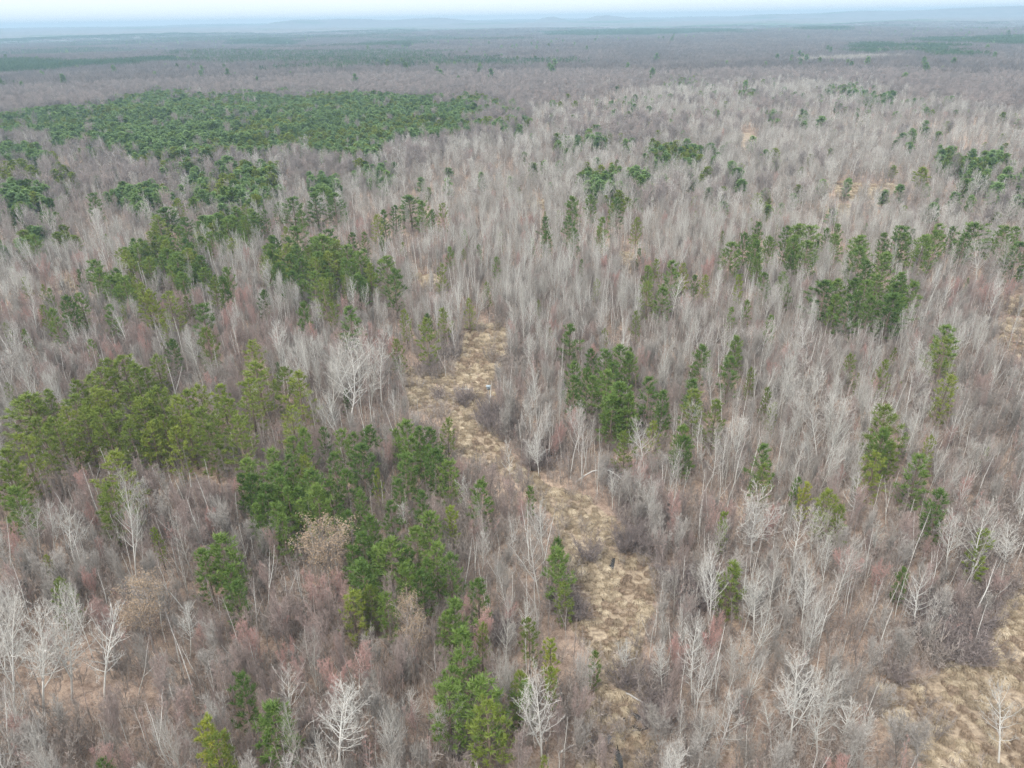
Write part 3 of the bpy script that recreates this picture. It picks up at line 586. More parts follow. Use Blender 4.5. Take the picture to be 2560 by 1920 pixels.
def hill(px0, px1, dist, tops, name):
    """wooded hill line: a ridge with depth, top heights given in metres above the land"""
    n = 60; g = Geo(); az = [math.atan2((p-W/2)/F, math.cos(PITCH)) for p in (px0, px1)]
    A = np.linspace(az[0], az[1], n); u = np.linspace(0, 1, n)
    hh = .85*np.interp(u, np.linspace(0, 1, len(tops)), tops)+np.random.default_rng(int(px0)).uniform(-.8, .8, n)
    rows = []
    for k, f in ((-1, 0), (-.6, .45), (-.25, .85), (0, 1), (.3, .85), (.7, .4), (1, 0)):
        r = dist+k*400; x = r*np.sin(A); y = r*np.cos(A)
        rows.append(np.stack([x, y, terrain(x, y)+hh*f-1*(f == 0)+5*(f > 0)], -1))
    V = np.array(rows).reshape(-1, 3); i = np.arange(6)[:, None]*n+np.arange(n-1)[None, :]
    Q = np.stack([i, i+1, i+n+1, i+n], -1).reshape(-1, 4)[:, ::-1]; g.add(V, Q)
    return tag(mk(name, g.mesh(name, ('far',), smooth_=True)), kind='structure')
hill(760, 1280, 6500, [0, 40, 56, 50, 54, 46, 32, 38, 44, 32, 20, 0], 'hills')
hill(1330, 1420, 6500, [0, 36, 46, 24, 0], 'hills')
hill(1420, 1540, 6500, [10, 30, 50, 56, 42, 30, 0], 'hills')
hill(1640, 2800, 6700, [0, 20, 30, 36, 38, 36, 44, 52, 62, 70, 74, 66, 60], 'hills')
# ------------------------------------------------------------------ scatter
rng = np.random.default_rng(11)
def visible(x, y, z, mx=.12):
    px, py = proj(x, y, z); return (px > -W*mx-60) & (px < W*(1+mx)+60) & (py < H*1.16) & (np.asarray(y) > 5)
def jgrid(r0, r1, cell, dens=None):
    n = int(r1/cell)+2
    ix, iy = np.meshgrid(np.arange(-n, n+1), np.arange(0, n+1)); ix = ix.ravel(); iy = iy.ravel()
    x = (ix+rng.uniform(-.48, .48, ix.shape))*cell; y = (iy+rng.uniform(-.48, .48, iy.shape))*cell
    d = np.hypot(x, y); k = (d >= r0) & (d < r1); x = x[k]; y = y[k]
    k = visible(x, y, terrain(x, y)+6); return x[k], y[k]
def inany(px, py, polys):
    r = np.zeros(np.shape(px), bool)
    for p in polys: r |= inpoly(px, py, p)
    return r
items = []    # dicts: kind, x,y,z, yaw, tiltdir, sx, sz, dist, named
def item(kind, x, y, h, w, yaw=None, lean=None, sec=None, label=None):
    pr = PROTO[kind]; vi = int(rng.integers(0, len(pr))); p = pr[vi]
    z = float(terrain(x, y))
    items.append(dict(kind=kind, vi=vi, x=float(x), y=float(y), z=z, yaw=float(rng.uniform(0, 6.283) if yaw is None else yaw),
                      lean=lean, sz=h/p['h'], sx=w/p['w'], h=h, w=w, d=math.sqrt(x*x+y*y+CAMZ**2), sec=sec, label=label))
    return items[-1]
# pines by hand
PINEPOS = []
for (x, yt, w, kind), nm in zip(PN, n_tag):
    h = 11.
    for _ in range(4):
        p = unproj(x, yt, h); dist = math.sqrt(p[0]**2+p[1]**2+(CAMZ-h)**2); Wd = w*1.08*dist/F; h = min(max(1.6*Wd+3.8, 5.5), 11.5)
        if kind == 'yellow': h = min(max(1.6*Wd+4, 5), 9)
    h *= rng.uniform(.94, 1.06); p = unproj(x, yt, h)
    item(kind, p[0], p[1], h, max(Wd, 1.4)*(1.2 if w > 40 else 1.06)*rng.uniform(.92, 1.12), sec=nm); PINEPOS.append((p[0], p[1], Wd))
for (x, yb, yt, w, lab) in OAK:
    p = unproj(x, yt, 9.0); dist = math.sqrt(p[0]**2+p[1]**2+51**2); item('oak', p[0], p[1], 9.0, w*dist/F*.82, label=lab)
    PINEPOS.append((p[0], p[1], w*dist/F))
HANDT = []
for (bx, by, tx, ty, w, kind) in TB:
    b = unproj(bx, by, 0); d = ray(tx, ty); t = b[1]/d[1]; top = np.array((d[0]*t, d[1]*t, CAMZ+d[2]*t)); hh = top[2]
    if hh > 16: hh = 16
    if hh < 5: hh = 5
    dist = np.linalg.norm(b-np.array((0, 0, CAMZ)))*.93; Wd = w*dist/F
    lean = math.atan2(top[0]-b[0], hh)
    if kind == 'birch': Wd = max(Wd, 1.1)
    if kind != 'birch' and Wd > .5*hh:
        n_ = max(2, int(round(Wd/(.36*hh))))
        for q in range(n_):
            ox = (q-(n_-1)/2)/n_*Wd*.8; item(kind, b[0]+ox, b[1]+rng.uniform(-1.2, 1.2), hh*rng.uniform(.86, 1.02), hh*.40, lean=lean+ox*.03, sec='hand')
            HANDT.append((b[0]+ox, b[1], hh*.4))
        continue
    item('aspen_white' if kind == 'aspen' and by > 1250 and rng.uniform() < .75 else kind, b[0], b[1], hh/math.cos(lean), Wd*1.05, lean=lean, sec='hand'); HANDT.append((b[0], b[1], Wd))
HX = np.array([(a, b) for a, b, c in HANDT+PINEPOS]); HR = np.array([max(.9, c*.45) for a, b, c in HANDT+PINEPOS])
def nearhand(x, y):
    d = np.hypot(x[:, None]-HX[None, :, 0], y[:, None]-HX[None, :, 1]); return (d < HR[None, :]).any(1)
PEL = [(x, yt+w*.95, w*.62, w*1.05) for (x, yt, w, k) in PN if w > 22]     # crown ellipses of hand pines on the picture map
def inpines(px, py):
    r = np.zeros(px.shape, bool)
    for cx, cy, rx, ry in PEL: r |= ((px-cx)/rx)**2+((py-cy)/ry)**2 < 1
    return r
# dark shrubs
for (x, y, rx, ry, n) in SHR:
    for i in range(n):
        a = rng.uniform(0, 6.283); q = math.sqrt(rng.uniform()); p = unproj(x+rx*q*math.cos(a), y+ry*q*math.sin(a), 0)
        h = rng.uniform(1.8, 3.2)*(1.25 if n > 9 else 1); item('shrub', p[0], p[1], h, h*rng.uniform(.95, 1.3))
def weights(px, py, x, y):
    w = dict(aspen=np.full(px.shape, .6), birch=np.full(px.shape, .32), maple=np.full(px.shape, .75), alder=np.full(px.shape, .95))
    for cx, cy, rx, ry, dd in ZN:
        f = np.exp(-(((px-cx)/rx)**2+((py-cy)/ry)**2))
        for k, v in dd.items(): w[k] = w[k]+v*f
    w['aspen'] *= .3+1.4*smooth(.35, .65, vnoise(x, y, 17, 3)); w['maple'] *= .25+1.5*smooth(.4, .65, vnoise(x, y, 13, 8))
    w['birch'] *= .2+1.6*smooth(.45, .7, vnoise(x, y, 11, 5)); w['alder'] *= .4+1.2*smooth(.4, .6, vnoise(x, y, 15, 9))
    return w
def pick(w):
    ks = list(w); a = np.array([w[k] for k in ks]); a = np.cumsum(a/a.sum(0), 0); u = rng.uniform(size=a.shape[1])
    return np.array(ks)[(u[None, :] > a).sum(0)]
# near bare woods
x, y = jgrid(28, 240, 1.95)
bx, by = proj(x, y, 0*x); cx_, cy_ = proj(x, y, 0*x+7)
keep = ~inany(bx, by, MARSH+STREAM) & ~nearhand(x, y)
pr = np.full(x.shape, .86)*(.45+.7*vnoise(x, y, 9, 21))
pr[inpines(cx_, cy_)] *= .10
pr[inany(cx_, cy_, MARSH)] *= .10
gz = inany(cx_, cy_, [g_[0] for g_ in GROVES]); pr[gz] *= .25
for ox, oy, rx, ry, s_ in OPEN: pr *= 1-s_*np.exp(-(((bx-ox)/rx)**2+((by-oy)/ry)**2)*1.3)
keep &= rng.uniform(size=x.shape) < pr
x, y, cx_, cy_ = x[keep], y[keep], cx_[keep], cy_[keep]
kd = pick(weights(cx_, cy_, x, y))
for X, Y, K in zip(x, y, kd):
    if rng.uniform() < .014:
        h = rng.uniform(4.5, 8.5); item('olive' if rng.uniform() < .6 else 'pine', X, Y, h, h*rng.uniform(.22, .34)); continue
    if K == 'aspen': h = rng.uniform(5.5, 10.5); w = h*rng.uniform(.16, .30)
    elif K == 'birch': h = rng.uniform(6, 11); w = rng.uniform(.9, 1.9)
    elif K == 'maple': h = rng.uniform(4.5, 8); w = h*rng.uniform(.24, .38)
    else: h = rng.uniform(3.8, 7.2); w = h*rng.uniform(.26, .42)
    if K == 'aspen' and rng.uniform() < .28: K = 'aspen_white'; w *= 1.15
    item(K, X, Y, h, w, lean=rng.normal()*.085)
# stuff scatter: name -> list of (mesh kind, vi, x, y, z, yaw, lean, sx, sz)
STUFF = {}
def put(name, kind, X, Y, hs, ws):
    L = STUFF.setdefault(name, []); pr = PROTO[kind]; vi = rng.integers(0, len(pr), len(X)); z = terrain(X, Y)
    for a, b, c, h, w, v in zip(X, Y, z, hs, ws, vi): L.append((kind, int(v), a, b, c, rng.uniform(0, 6.283), rng.normal()*.04, w/pr[v]['w'], h/pr[v]['h']))
# undergrowth
x, y = jgrid(25, 190, 1.25); bx, by = proj(x, y, 0*x); cx_, cy_ = proj(x, y, 0*x+2)
ms = inany(bx, by, MARSH); pr = np.where(ms, .05+.45*smooth(.45, .75, vnoise(x, y, 7, 32)), .85)*(.4+.9*vnoise(x, y, 6, 31))
pr[inany(cx_, cy_, MARSH)] *= .45
pr[inany(bx, by, STREAM)] = 0
for ox, oy, rx, ry, s_ in OPEN: pr *= 1-s_*np.exp(-(((bx-ox)/rx)**2+((by-oy)/ry)**2)*1.2)
k = rng.uniform(size=x.shape) < pr; x, y = x[k], y[k]; h = rng.uniform(1.2, 4.4, len(x))*(.7+.6*vnoise(x, y, 8, 63)); put('undergrowth', 'brush', x, y, h, h*.75)
x, y = jgrid(190, 420, 3.0); bx, by = proj(x, y, 0*x)
k = ~inany(bx, by, MARSH) & (rng.uniform(size=x.shape) < .7); x, y = x[k], y[k]; h = rng.uniform(2, 4, len(x)); put('undergrowth', 'brush', x, y, h, h*1.1)
x, y = jgrid(26, 240, 1.7); bx, by = proj(x, y, 0*x); cx_, cy_ = proj(x, y, 0*x+3)
pr = np.where(inany(bx, by, MARSH), .02, .75)*(.35+.9*vnoise(x, y, 7, 71)); pr[inany(cx_, cy_, MARSH)] *= .25; pr[inpines(cx_, cy_)] *= .3
for ox, oy, rx, ry, s_ in OPEN: pr *= 1-s_*np.exp(-(((bx-ox)/rx)**2+((by-oy)/ry)**2)*1.2)
k = rng.uniform(size=x.shape) < pr; x, y = x[k], y[k]; h = rng.uniform(3.2, 7.5, len(x)); put('undergrowth', 'pole', x, y, h, .5+h*.13)
# mid-distance woods 240-900 m
x, y = jgrid(240, 900, 3.1)
bx, by = proj(x, y, 0*x); cx_, cy_ = proj(x, y, terrain(x, y)+8)
wob = (vnoise(x, y, 16, 41)-.5); pl = inany(cx_+wob*60, cy_+wob*34+(vnoise(x, y, 5, 43)-.5)*14, PLANT); gr = np.zeros(x.shape); gk = np.full(x.shape, '', dtype=object)
for poly, dn, kk in GROVES:
    m_ = inpoly(cx_, cy_, poly); gr[m_] = dn; gk[m_] = kk
gap = vnoise(x, y, 14, 77) > .86
isp = (pl & ~(gap & (rng.uniform(size=x.shape) < .5)) & (rng.uniform(size=x.shape) < .95)) | (rng.uniform(size=x.shape) < gr)
stray = (~isp) & inpoly(cx_, cy_, PALEFIELD) & (rng.uniform(size=x.shape) < .012+.045*smooth(.5, .75, vnoise(x, y, 40, 50)))
isp |= stray | ((cy_ > 400) & (rng.uniform(size=x.shape) < .012))
ms = inany(bx, by, MARSH) | (inany(cx_, cy_, MARSH) & (rng.uniform(size=x.shape) < .6))
xp, yp = x[isp & ~ms], y[isp & ~ms]; kk = np.where((gk[isp & ~ms] == 'olive') | (rng.uniform(size=len(xp)) < .06+.5*smooth(.5, .75, vnoise(xp, yp, 34, 15))), 'olive_far', 'pine_far')
for K in ('olive_far', 'pine_far'):
    m_ = kk == K; h = rng.uniform(5.5, 9.5, m_.sum())*(.8+.35*vnoise(xp[m_], yp[m_], 25, 16))
    near = np.hypot(xp[m_], yp[m_]) < 330
    put('distant_pines', K, xp[m_], yp[m_], h, h*rng.uniform(.50, .68, len(h)))
thin = .93*(.55+.55*smooth(.25, .5, vnoise(x, y, 28, 83)))
b_ = ~isp & ~ms & (rng.uniform(size=x.shape) < thin) & ~(pl & (rng.uniform(size=x.shape) < .55))
e1 = (vnoise(x, y, 30, 84)-.5)*50; e2 = (vnoise(x, y, 22, 85)-.5)*26+(rng.uniform(size=x.shape)-.5)*22
pal = inpoly(cx_+e1, cy_+e2, PALEFIELD) | (cy_+e2 > 330)
x2, y2, c2, d2 = x[b_], y[b_], cx_[b_], cy_[b_]; pal = pal[b_]
w = weights(c2, d2, x2, y2); w['aspen'] = np.where(pal, w['aspen']*1.3, .25); w['birch'] = np.where(pal, w['birch'], .1); w['maple'] = np.where(pal, w['maple']*.8, .25); w['alder'] = np.where(pal, w['alder'], .15); w['round'] = np.where(pal, .05+1.3*smooth(.5, .8, vnoise(x2, y2, 62, 86)), 3.); w['aspen'] *= .35+1.3*smooth(.3, .7, vnoise(x2, y2, 48, 87)); w['maple'] *= .3+1.9*smooth(.5, .8, vnoise(x2, y2, 55, 88))
kd = pick(w)
for K, KF, h0, h1, wr in (('aspen', 'aspen_far', 6, 10.5, .42), ('birch', 'birch_far', 6.5, 10.5, .2), ('maple', 'hard_far', 5, 9, .42), ('alder', 'alder_far', 4.5, 8, .45), ('round', 'round_far', 6.5, 11, .62)):
    m_ = kd == K; h = rng.uniform(h0, h1, m_.sum()); put('distant_'+K, KF, x2[m_], y2[m_], h, h*wr*rng.uniform(.65, 1.05, len(h)))
# distant pines between 120 and 240 m inside grove polygons
x, y = jgrid(120, 240, 3.1); cx_, cy_ = proj(x, y, 0*x+8)
for poly, dn, kk in GROVES:
    m_ = inpoly(cx_, cy_, poly) & (rng.uniform(size=x.shape) < dn*.95)
    for X, Y in zip(x[m_], y[m_]):
        h = rng.uniform(7, 11); item('olive' if (kk == 'olive' or rng.uniform() < .22) else 'pine', X, Y, h, h*rng.uniform(.42, .58), sec='grove')
# far patches
PT = []
cell = 52
x, y = jgrid(870, 4200, cell); z = terrain(x, y)
cx_, cy_ = proj(x, y, z+10)
fp = inany(cx_, cy_, FARPINE); fpale = (vnoise(x, y, 220, 90) > .94) & ~fp & (x > 350)
fmix = vnoise(x, y, 260, 33)*.6+vnoise(x*.35, y, 120, 34)*.4 > .60+.25*smooth(-400, 900, x)*smooth(3500, 1500, y)
for X, Y, Z, a, b, c in zip(x, y, z, fp, fpale, fmix): PT.append(('pine' if a else 'pale' if b else 'mix' if c else 'hard', int(rng.integers(0, 3)), X, Y, Z, rng.integers(0, 4)*math.pi/2+rng.uniform(-.2, .2)))
# lone far conifers
xs, ys = [], []
for (px, py, sz) in [(1280+625/1.728, 262/1.728, 1.5), (1280+180/1.728, 300/1.728, 1.5), (1280+688/1.728, 190/1.728, 1.6), (1280+1695/1.728, 360/1.728, 1.15), (1280+1250/1.728, 250/1.728, 1.2), (1280+2140/1.728, 160/1.728, 1.7), (1905/1.728, 340/1.728, 1.2), (720/1.728, 300/1.728, 1), (1275/1.728, 275/1.728, 1), (1590/1.728, 220/1.728, 1.5), (1670/1.728, 215/1.728, 1.3), (1740/1.728, 215/1.728, 1.4), (1130/1.728, 250/1.728, 1.5), (845/1.728, 250/1.728, 1.4), (1240/1.728, 190/1.728, 1.3), (580/1.728, 222/1.728, 1.2), (1280+1280/1.728, 170/1.728, 1.3), (1280+1010/1.728, 385/1.728, 1)]:
    p = unproj(px, py, 5); put('distant_pines', 'pine_far', np.array([p[0]]), np.array([p[1]]), np.array([11.5*sz]), np.array([6.2*sz]))
x = rng.uniform(-2400, 2400, 1500); y = rng.uniform(750, 3400, 1500); k = visible(x, y, 5) & (vnoise(x, y, 300, 14) > .45); x, y = x[k][:700], y[k][:700]
h = rng.uniform(11, 17, len(x)); put('distant_pines', 'pine_far', x, y, h, h*.45)
# ------------------------------------------------------------------ geometry-node scatter
def collection_of(name, meshes):
    c = bpy.data.collections.new(name)
    for i, me in enumerate(meshes):
        o = bpy.data.objects.new('%s_%03d' % (name, i), me); c.objects.link(o)
    return c
def scatter(name, coll, rows, label, cat, kind='stuff'):
    """rows: (index, x,y,z, ex,ey,ez, sx,sy,sz)"""
    A = np.array(rows, float); me = bpy.data.meshes.new(name); me.vertices.add(len(A)); me.vertices.foreach_set('co', A[:, 1:4].astype(np.float32).ravel())
    at = me.attributes.new('vi', 'INT', 'POINT'); at.data.foreach_set('value', A[:, 0].astype(np.int32))
    at = me.attributes.new('rot', 'FLOAT_VECTOR', 'POINT'); at.data.foreach_set('vector', A[:, 4:7].astype(np.float32).ravel())
    at = me.attributes.new('scl', 'FLOAT_VECTOR', 'POINT'); at.data.foreach_set('vector', A[:, 7:10].astype(np.float32).ravel())
    me.update(); o = mk(name, me)
    ng = bpy.data.node_groups.new(name+'_scatter', 'GeometryNodeTree')
    ng.interface.new_socket('Geometry', in_out='INPUT', socket_type='NodeSocketGeometry'); ng.interface.new_socket('Geometry', in_out='OUTPUT', socket_type='NodeSocketGeometry')
    N = ng.nodes; L = ng.links; gi = N.new('NodeGroupInput'); go = N.new('NodeGroupOutput'); io = N.new('GeometryNodeInstanceOnPoints')
    ci = N.new('GeometryNodeCollectionInfo'); ci.inputs['Collection'].default_value = coll; ci.inputs['Separate Children'].default_value = True; ci.inputs['Reset Children'].default_value = True
    L.new(gi.outputs[0], io.inputs['Points']); L.new(ci.outputs[0], io.inputs['Instance']); io.inputs['Pick Instance'].default_value = True
    for nm, ty, sk in (('vi', 'INT', 'Instance Index'), ('rot', 'FLOAT_VECTOR', 'Rotation'), ('scl', 'FLOAT_VECTOR', 'Scale')):
        na = N.new('GeometryNodeInputNamedAttribute'); na.data_type = ty; na.inputs['Name'].default_value = nm
        src = na.outputs[0]
        if sk == 'Rotation':
            er = N.new('FunctionNodeEulerToRotation'); L.new(src, er.inputs[0]); src = er.outputs[0]
        L.new(src, io.inputs[sk])
    L.new(io.outputs[0], go.inputs[0])
    md = o.modifiers.new('scatter', 'NODES'); md.node_group = ng
    return tag(o, label, cat, kind=kind)
def eul(yaw, lean):
    m = Matrix.Rotation(lean or 0, 3, 'Y') @ Matrix.Rotation(yaw, 3, 'Z'); return m.to_euler()
# ------------------------------------------------------------------ individuals: the nearest 300 of each kind
ORD = ['first', 'second', 'third', 'fourth', 'fifth', 'sixth', 'seventh', 'eighth', 'ninth', 'tenth', 'eleventh', 'twelfth', 'thirteenth', 'fourteenth', 'fifteenth', 'sixteenth', 'seventeenth', 'eighteenth', 'nineteenth', 'twentieth']
TENS = {2: 'twenty', 3: 'thirty', 4: 'forty', 5: 'fifty', 6: 'sixty', 7: 'seventy', 8: 'eighty', 9: 'ninety'}
def ordn(i):    # 0-based
    n = i+1
    if n <= 20: return ORD[n-1]
    if n % 10 == 0: return TENS[n//10][:-1]+'ieth'
    return TENS[n//10]+'-'+ORD[n % 10-1]
NAMES = dict(aspen=('aspen_tree', 'aspen'), aspen_white=('aspen_tree', 'aspen'), birch=('birch_tree', 'birch'), maple=('maple_tree', 'maple'), alder=('alder_tree', 'alder'), pine=('pine_tree', 'pine'), olive=('pine_tree', 'pine'), yellow=('pine_tree', 'pine'), shrub=('shrub', 'shrub'), oak=('oak_tree', 'oak'))
FAM = dict(aspen='aspen', aspen_white='aspen', birch='birch', maple='maple', alder='alder', pine='pine', olive='pine', yellow='pine', shrub='shrub', oak='oak')
GRP = dict(aspen='pale bare aspens', birch='slim white birches', maple='reddish bare maples', alder='grey brown bare alders', pine='pines among the bare woods', shrub='dark shrubs along the marsh', oak='oaks that kept their leaves')
for it in items:
    it['px'], it['py'] = [float(v) for v in proj(it['x'], it['y'], it['z']+it['h']*.65)]
    vis = -20 < it['px'] < W+20 and it['py'] < H+60
    big = it['sec'] not in (None, 'grove')
    it['rank'] = it['d']*(0.55 if big and it['sec'] != 'hand' else .7 if big else 1)+(0 if vis else 1e5)
LIM = dict(aspen=300, birch=300, maple=300, alder=300, pine=300, shrub=300, oak=10)
indiv = []; rest = []
for f in LIM:
    L = sorted([i for i in items if FAM[i['kind']] == f], key=lambda i: i['rank'])
    n = min(LIM[f], sum(1 for i in L if i['rank'] < 1e5)); indiv += L[:n]; rest += L[n:]
def place(it):
    x, y = it['px'], it['py']
    if it['sec'] not in (None, 'hand', 'grove'): return it['sec']
    mx = np.interp(y, [500, 830, 960, 1150, 1300, 1500, 1900], [1200, 1180, 1190, 1230, 1480, 1520, 1530])
    side = 'left' if x < mx else 'right'
    rows = [(560, 'far wood'), (760, 'wood by the marsh head' if side == 'left' else 'wood under the pine row'), (950, 'wood behind the olive grove' if side == 'left' else 'upper right wood'),
            (1130, 'wood beside the olive grove' if side == 'left' else 'wood around the pine clump'), (1290, 'wood beside the dark grove' if side == 'left' else 'wood below the pine clump'),
            (1450, 'wood below the dark grove' if side == 'left' else 'middle right wood'), (1620, 'lower left wood' if side == 'left' else 'lower right wood'), (1780, 'left wood above bottom edge' if side == 'left' else 'right wood above bottom edge'), (9999, 'bottom left edge wood' if side == 'left' else 'bottom right edge wood')]
    nm = [r_[1] for r_ in rows if y < r_[0]][0]
    return nm if nm != 'far wood' else side+' far wood'
LOOK = {'aspen': lambda i: ('leaning ' if abs(i['lean'] or 0) > .12 else '')+('broad ' if i['w'] > 3.6 else 'narrow ' if i['w'] < 2.6 else '')+('white aspen' if i['kind'] == 'aspen_white' else 'pale aspen'),
        'birch': lambda i: ('leaning ' if abs(i['lean'] or 0) > .12 else 'upright ')+'slim white birch',
        'maple': lambda i: ('tall ' if i['h'] > 8 else 'low ')+'reddish maple', 'alder': lambda i: ('tall ' if i['h'] > 6.8 else 'low ')+'grey alder',
        'pine': lambda i: ('tall ' if i['h'] > 11.2 else 'small ' if i['h'] < 9 else '')+{'pine': 'dark green', 'olive': 'olive green', 'yellow': 'yellow green'}[i['kind']]+' pine',
        'shrub': lambda i: 'dark leafless shrub', 'oak': lambda i: 'oak'}
buckets = {}
for it in indiv:
    fam = FAM[it['kind']]; lk = LOOK[fam](it); buckets.setdefault((lk, place(it)), []).append(it)
for (lk, plc), L in buckets.items():
    L.sort(key=lambda i: i['px'])
    for k, it in enumerate(L):
        if it['label']: continue
        if len(L) == 1: it['label'] = 'the only %s in the %s' % (lk, plc)
        elif k == 0: it['label'] = 'leftmost %s in the %s' % (lk, plc)
        elif k == len(L)-1: it['label'] = 'rightmost %s in the %s' % (lk, plc)
        else: it['label'] = '%s %s from the left in the %s' % (ordn(k), lk, plc)
        for a, b in (('in the left bank', 'on the left bank'), ('in the pine row', 'of the pine row'), ('in the pine clump', 'of the pine clump'), ('in the pine belt', 'of the pine belt'), ('in the dark pine', 'of the dark pine'), ('in the olive pine', 'of the olive pine')): it['label'] = it['label'].replace(a, b)
BASE = {}
def build(it):
    k = it['kind']; key = (k, it['vi']); nm, cat = NAMES[k]; fam = FAM[k]
    if key not in BASE:
        p = PROTO[k][it['vi']]; root = mk(nm); a = mk(p['t'].name.split('.')[0], p['t'], root); b = mk(p['c'].name.split('.')[0], p['c'], root); BASE[key] = (root, a, b)
    else:
        r0, a0, b0 = BASE[key]; root = r0.copy(); COL.objects.link(root)
        for c0 in (a0, b0): c = c0.copy(); c.parent = root; COL.objects.link(c)
    root.location = (it['x'], it['y'], it['z']); root.rotation_euler = eul(it['yaw'], it['lean']); root.scale = (it['sx'], it['sx'], it['sz'])
    root.empty_display_size = .5
    tag(root, it['label'], cat, GRP[fam])
for it in indiv: build(it)
# the rest as one object per kind
def rest_rows(fams, kinds_extra, name, label, cat):
    kinds = sorted({i['kind'] for i in rest if FAM[i['kind']] in fams} | {r_[0] for r_ in STUFF.get(kinds_extra, [])})
    meshes = []; base = {}
    for k in kinds:
        base[k] = len(meshes); meshes += [p['j'] for p in PROTO[k]]
    rows = []
    for i in rest:
        if FAM[i['kind']] in fams:
            e = eul(i['yaw'], i['lean']); rows.append((base[i['kind']]+i['vi'], i['x'], i['y'], i['z'], e.x, e.y, e.z, i['sx'], i['sx'], i['sz']))
    for (k, v, x, y, z, yaw, ln, sx, sz) in STUFF.get(kinds_extra, []):
        e = eul(yaw, ln); rows.append((base[k]+v, x, y, z, e.x, e.y, e.z, sx, sx, sz))
    scatter(name, collection_of(name+'_source', meshes), rows, label, cat); return len(rows)
print('INDIV', len(indiv), 'REST', len(rest), {k: len(v) for k, v in STUFF.items()}, 'patches', len(PT))
rest_rows({'aspen'}, 'distant_aspen', 'aspen_woods', 'pale grey bare aspen woods stretching away behind the nearer trees', 'aspen woods')
rest_rows({'birch'}, 'distant_birch', 'birch_woods', 'thin white birch stems scattered through the farther bare woods', 'birch woods')
rest_rows({'maple'}, 'distant_maple', 'maple_woods', 'reddish brown fine-twigged maples mixed through the farther bare woods', 'maple woods')
rest_rows({'alder'}, 'distant_alder', 'alder_woods', 'low grey brown alders filling in between the farther bare trees', 'alder woods')
rest_rows(set(), 'distant_round', 'hardwood_forest', 'mauve brown round-crowned hardwoods beyond the pale aspens and behind the pine plantation', 'hardwoods')
rest_rows({'pine'}, 'distant_pines', 'pine_woods', 'green pine plantation and farther pine groves amid the bare woods', 'pine woods')
rest_rows({'shrub'}, 'undergrowth', 'undergrowth', 'low brown leafless brush filling the ground between the trees', 'undergrowth')
order = ['hard', 'pale', 'pine', 'mix']; pm = [m_ for k in order for m_ in PATCH[k]]
scatter('far_forest', collection_of('far_forest_source', pm), [(order.index(k)*3+v, x, y, z, 0, 0, yaw, 1, 1, rng.uniform(.9, 1.15)) for k, v, x, y, z, yaw in PT], 'mauve grey woods with dark conifer bands fading into the haze', 'woods')
# ------------------------------------------------------------------ marsh grass
ts = [tussock(40+i, 210, .54, .60).mesh('tussock', ('straw',)) for i in range(5)]+[tussock(60+i, 170, .46, .52).mesh('tussock', ('sedge',)) for i in range(3)]
rows = []
x, y = jgrid(28, 330, .85); bx, by = proj(x, y, 0*x); k = inany(bx, by, MARSH); x, y = x[k], y[k]
k = rng.uniform(size=x.shape) < np.where(np.hypot(x, y) < 130, .50+.45*vnoise(x, y, 4, 62), .5)*np.where(inany(proj(x, y, 0*x)[0], proj(x, y, 0*x)[1], STREAM), .8, 1); x, y = x[k], y[k]
nz = vnoise(x, y, 5, 61)
for X, Y, q in zip(x, y, nz):
    s_ = rng.uniform(.7, 1.35)*(1 if math.hypot(X, Y) < 130 else 1.3); red = q > .55 and rng.uniform() < .65
    rows.append((5+rng.integers(0, 3) if red else rng.integers(0, 5), X, Y, 0, 0, 0, rng.normal()*.5, s_, s_, s_*rng.uniform(.7, 1.2)))
# litter-edge sedge around the marsh
scatter('marsh_grass', collection_of('marsh_grass_source', ts), rows, 'matted tan grass tussocks covering the open marsh', 'grass')
# ------------------------------------------------------------------ box on a post
def boxgeo(g, c, s, mi=0):
    v = np.array([(a, b, d) for d in (-1, 1) for b in (-1, 1) for a in (-1, 1)], float)*np.array(s)/2+np.array(c)
    g.add(v, np.array([(0, 2, 3, 1), (4, 5, 7, 6), (0, 1, 5, 4), (2, 6, 7, 3), (0, 4, 6, 2), (1, 3, 7, 5)]), mi)
p = unproj(1000+1022/4.608, 780+1050/4.608, 0)
root = mk('nest_box'); root.location = p; tag(root, 'grey nest box on a thin post standing in the marsh', 'nest box')
g = Geo(); g.tube([(0, 0, -.2), (0.02, 0, 1.2), (0, 0, 2.75)], [.055, .05, .05], 8); mk('post', g.mesh('post', ('grey_wood',)), root)
g = Geo(); boxgeo(g, (0.05, 0, 3.05), (.62, .45, .6)); mk('box', g.mesh('box', ('box',)), root)
g = Geo(); boxgeo(g, (0.05, -.03, 3.385), (.78, .62, .06)); mk('roof', g.mesh('roof', ('box',)), root)
g = Geo(); g.tube([(.05, -.245, 3.1), (.05, -.227, 3.1)], [.085, .085], 12); boxgeo(g, (.05, -.232, 3.1), (.1, .008, .1)); mk('entrance_hole', g.mesh('entrance_hole', ('hole',)), root)
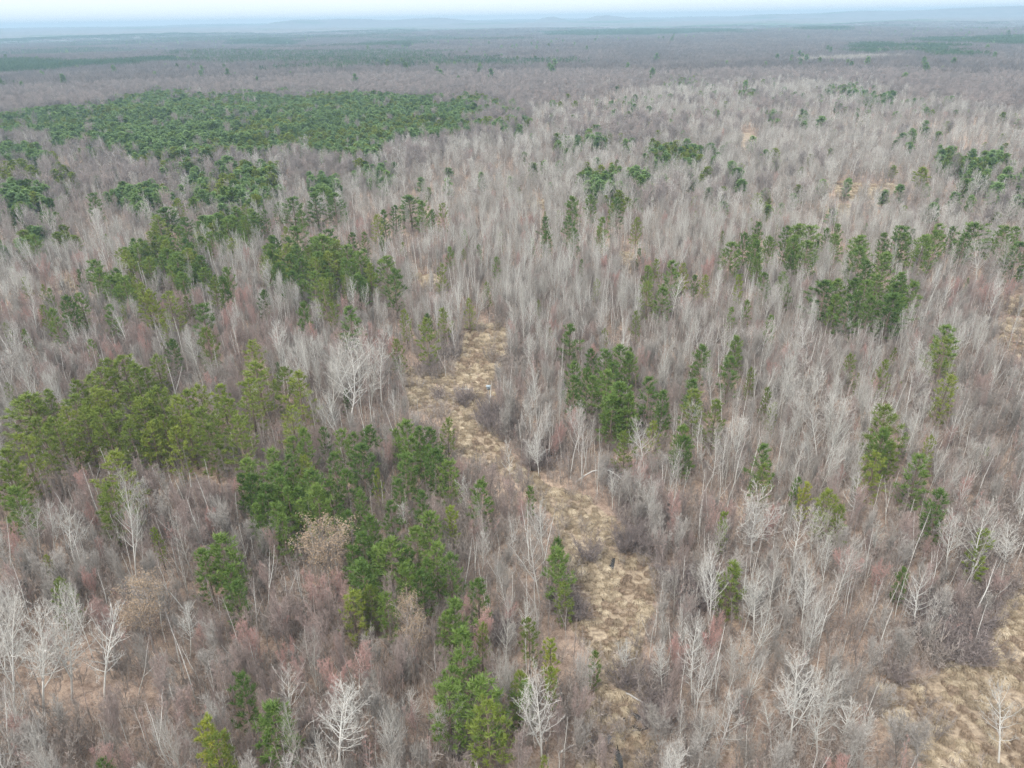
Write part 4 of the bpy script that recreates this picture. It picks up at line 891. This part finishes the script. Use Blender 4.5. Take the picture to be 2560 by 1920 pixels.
# ------------------------------------------------------------------ fallen and leaning stems: (x0,y0)->(x1,y1) in full px on the ground
LOGS = [((1440,1205),(1585,1235),'arching pale fallen birch beside the marsh head of the right wood', 3.0), ((1220,1067),(1262,1070),'short pale log lying across the dark shrubs by the marsh', .5),
        ((1245,1082),(1278,1100),'second pale log below the short one by the marsh', .4), ((1050,967),(1072,957),'pale log at the left lobe of the marsh', .3), ((1135,978),(1185,978),'pale fallen branch across the marsh centre', .4),
        ((1555,1730),(1680,1830),'long grey trunk fallen at the lower right marsh bank', .8), ((1400,1885),(1490,1850),'grey fallen branches across the bottom of the marsh', .4), ((0,1902),(40,1885),'white log lying in the bottom left corner', .4)]
for a, b, lab, hz in LOGS:
    pa = unproj(*a, 0); pb = unproj(*b, 0); L = np.linalg.norm(pb-pa); d = (pb-pa)/L; rg = np.random.default_rng(int(a[0]))
    root = mk('fallen_log'); root.location = pa; tag(root, lab, 'fallen log', 'pale fallen logs')
    u = np.linspace(0, 1, 8); pts = d[None, :]*(u*L)[:, None]+UP*(np.sin(u*math.pi)*hz+.08)[:, None]+rg.normal(size=(8, 3))*.04
    g = Geo(); g.tube(pts, .09*(1-.7*u)+.015, 6); mk('trunk', g.mesh('trunk', ('grey_wood',)), root)
    g = Geo()
    for j in range(14):
        s = rg.uniform(.45, 1); p2, d2 = along(pts, s); dd = nrm(d2+rg.normal(size=3)*.6+UP*.3); q = limb(rg, p2, dd, L*.22*rg.uniform(.5, 1.2), 4, .3, .15)
        g.tube(q, [.02, .016, .012, .006], 3); g.ribbons(q[1:-1], q[1:-1]+rg.normal(size=(2, 3))*.3, .01, 0, rng=rg)
    mk('branches', g.mesh('branches', ('grey_wood',)), root)
# ------------------------------------------------------------------ haze
me = bpy.data.meshes.new('haze'); bm_z0, bm_z1 = -14, 100
vv = [(a, b, c) for c in (bm_z0, bm_z1) for b in (-9100, 9100) for a in (-9100, 9100)]
me.from_pydata(vv, [], [(0, 2, 3, 1), (4, 5, 7, 6), (0, 1, 5, 4), (2, 6, 7, 3), (0, 4, 6, 2), (1, 3, 7, 5)])
m = bpy.data.materials.new('haze_air'); m.use_nodes = True; t = m.node_tree; t.nodes.clear()
mo = t.nodes.new('ShaderNodeOutputMaterial'); pv = t.nodes.new('ShaderNodeVolumePrincipled')
pv.inputs['Color'].default_value = (.40, .57, .725, 1); pv.inputs['Density'].default_value = .00024; pv.inputs['Anisotropy'].default_value = 0.0
t.links.new(pv.outputs[0], mo.inputs['Volume']); me.materials.append(m); me.update()
tag(mk('haze', me), kind='stuff')
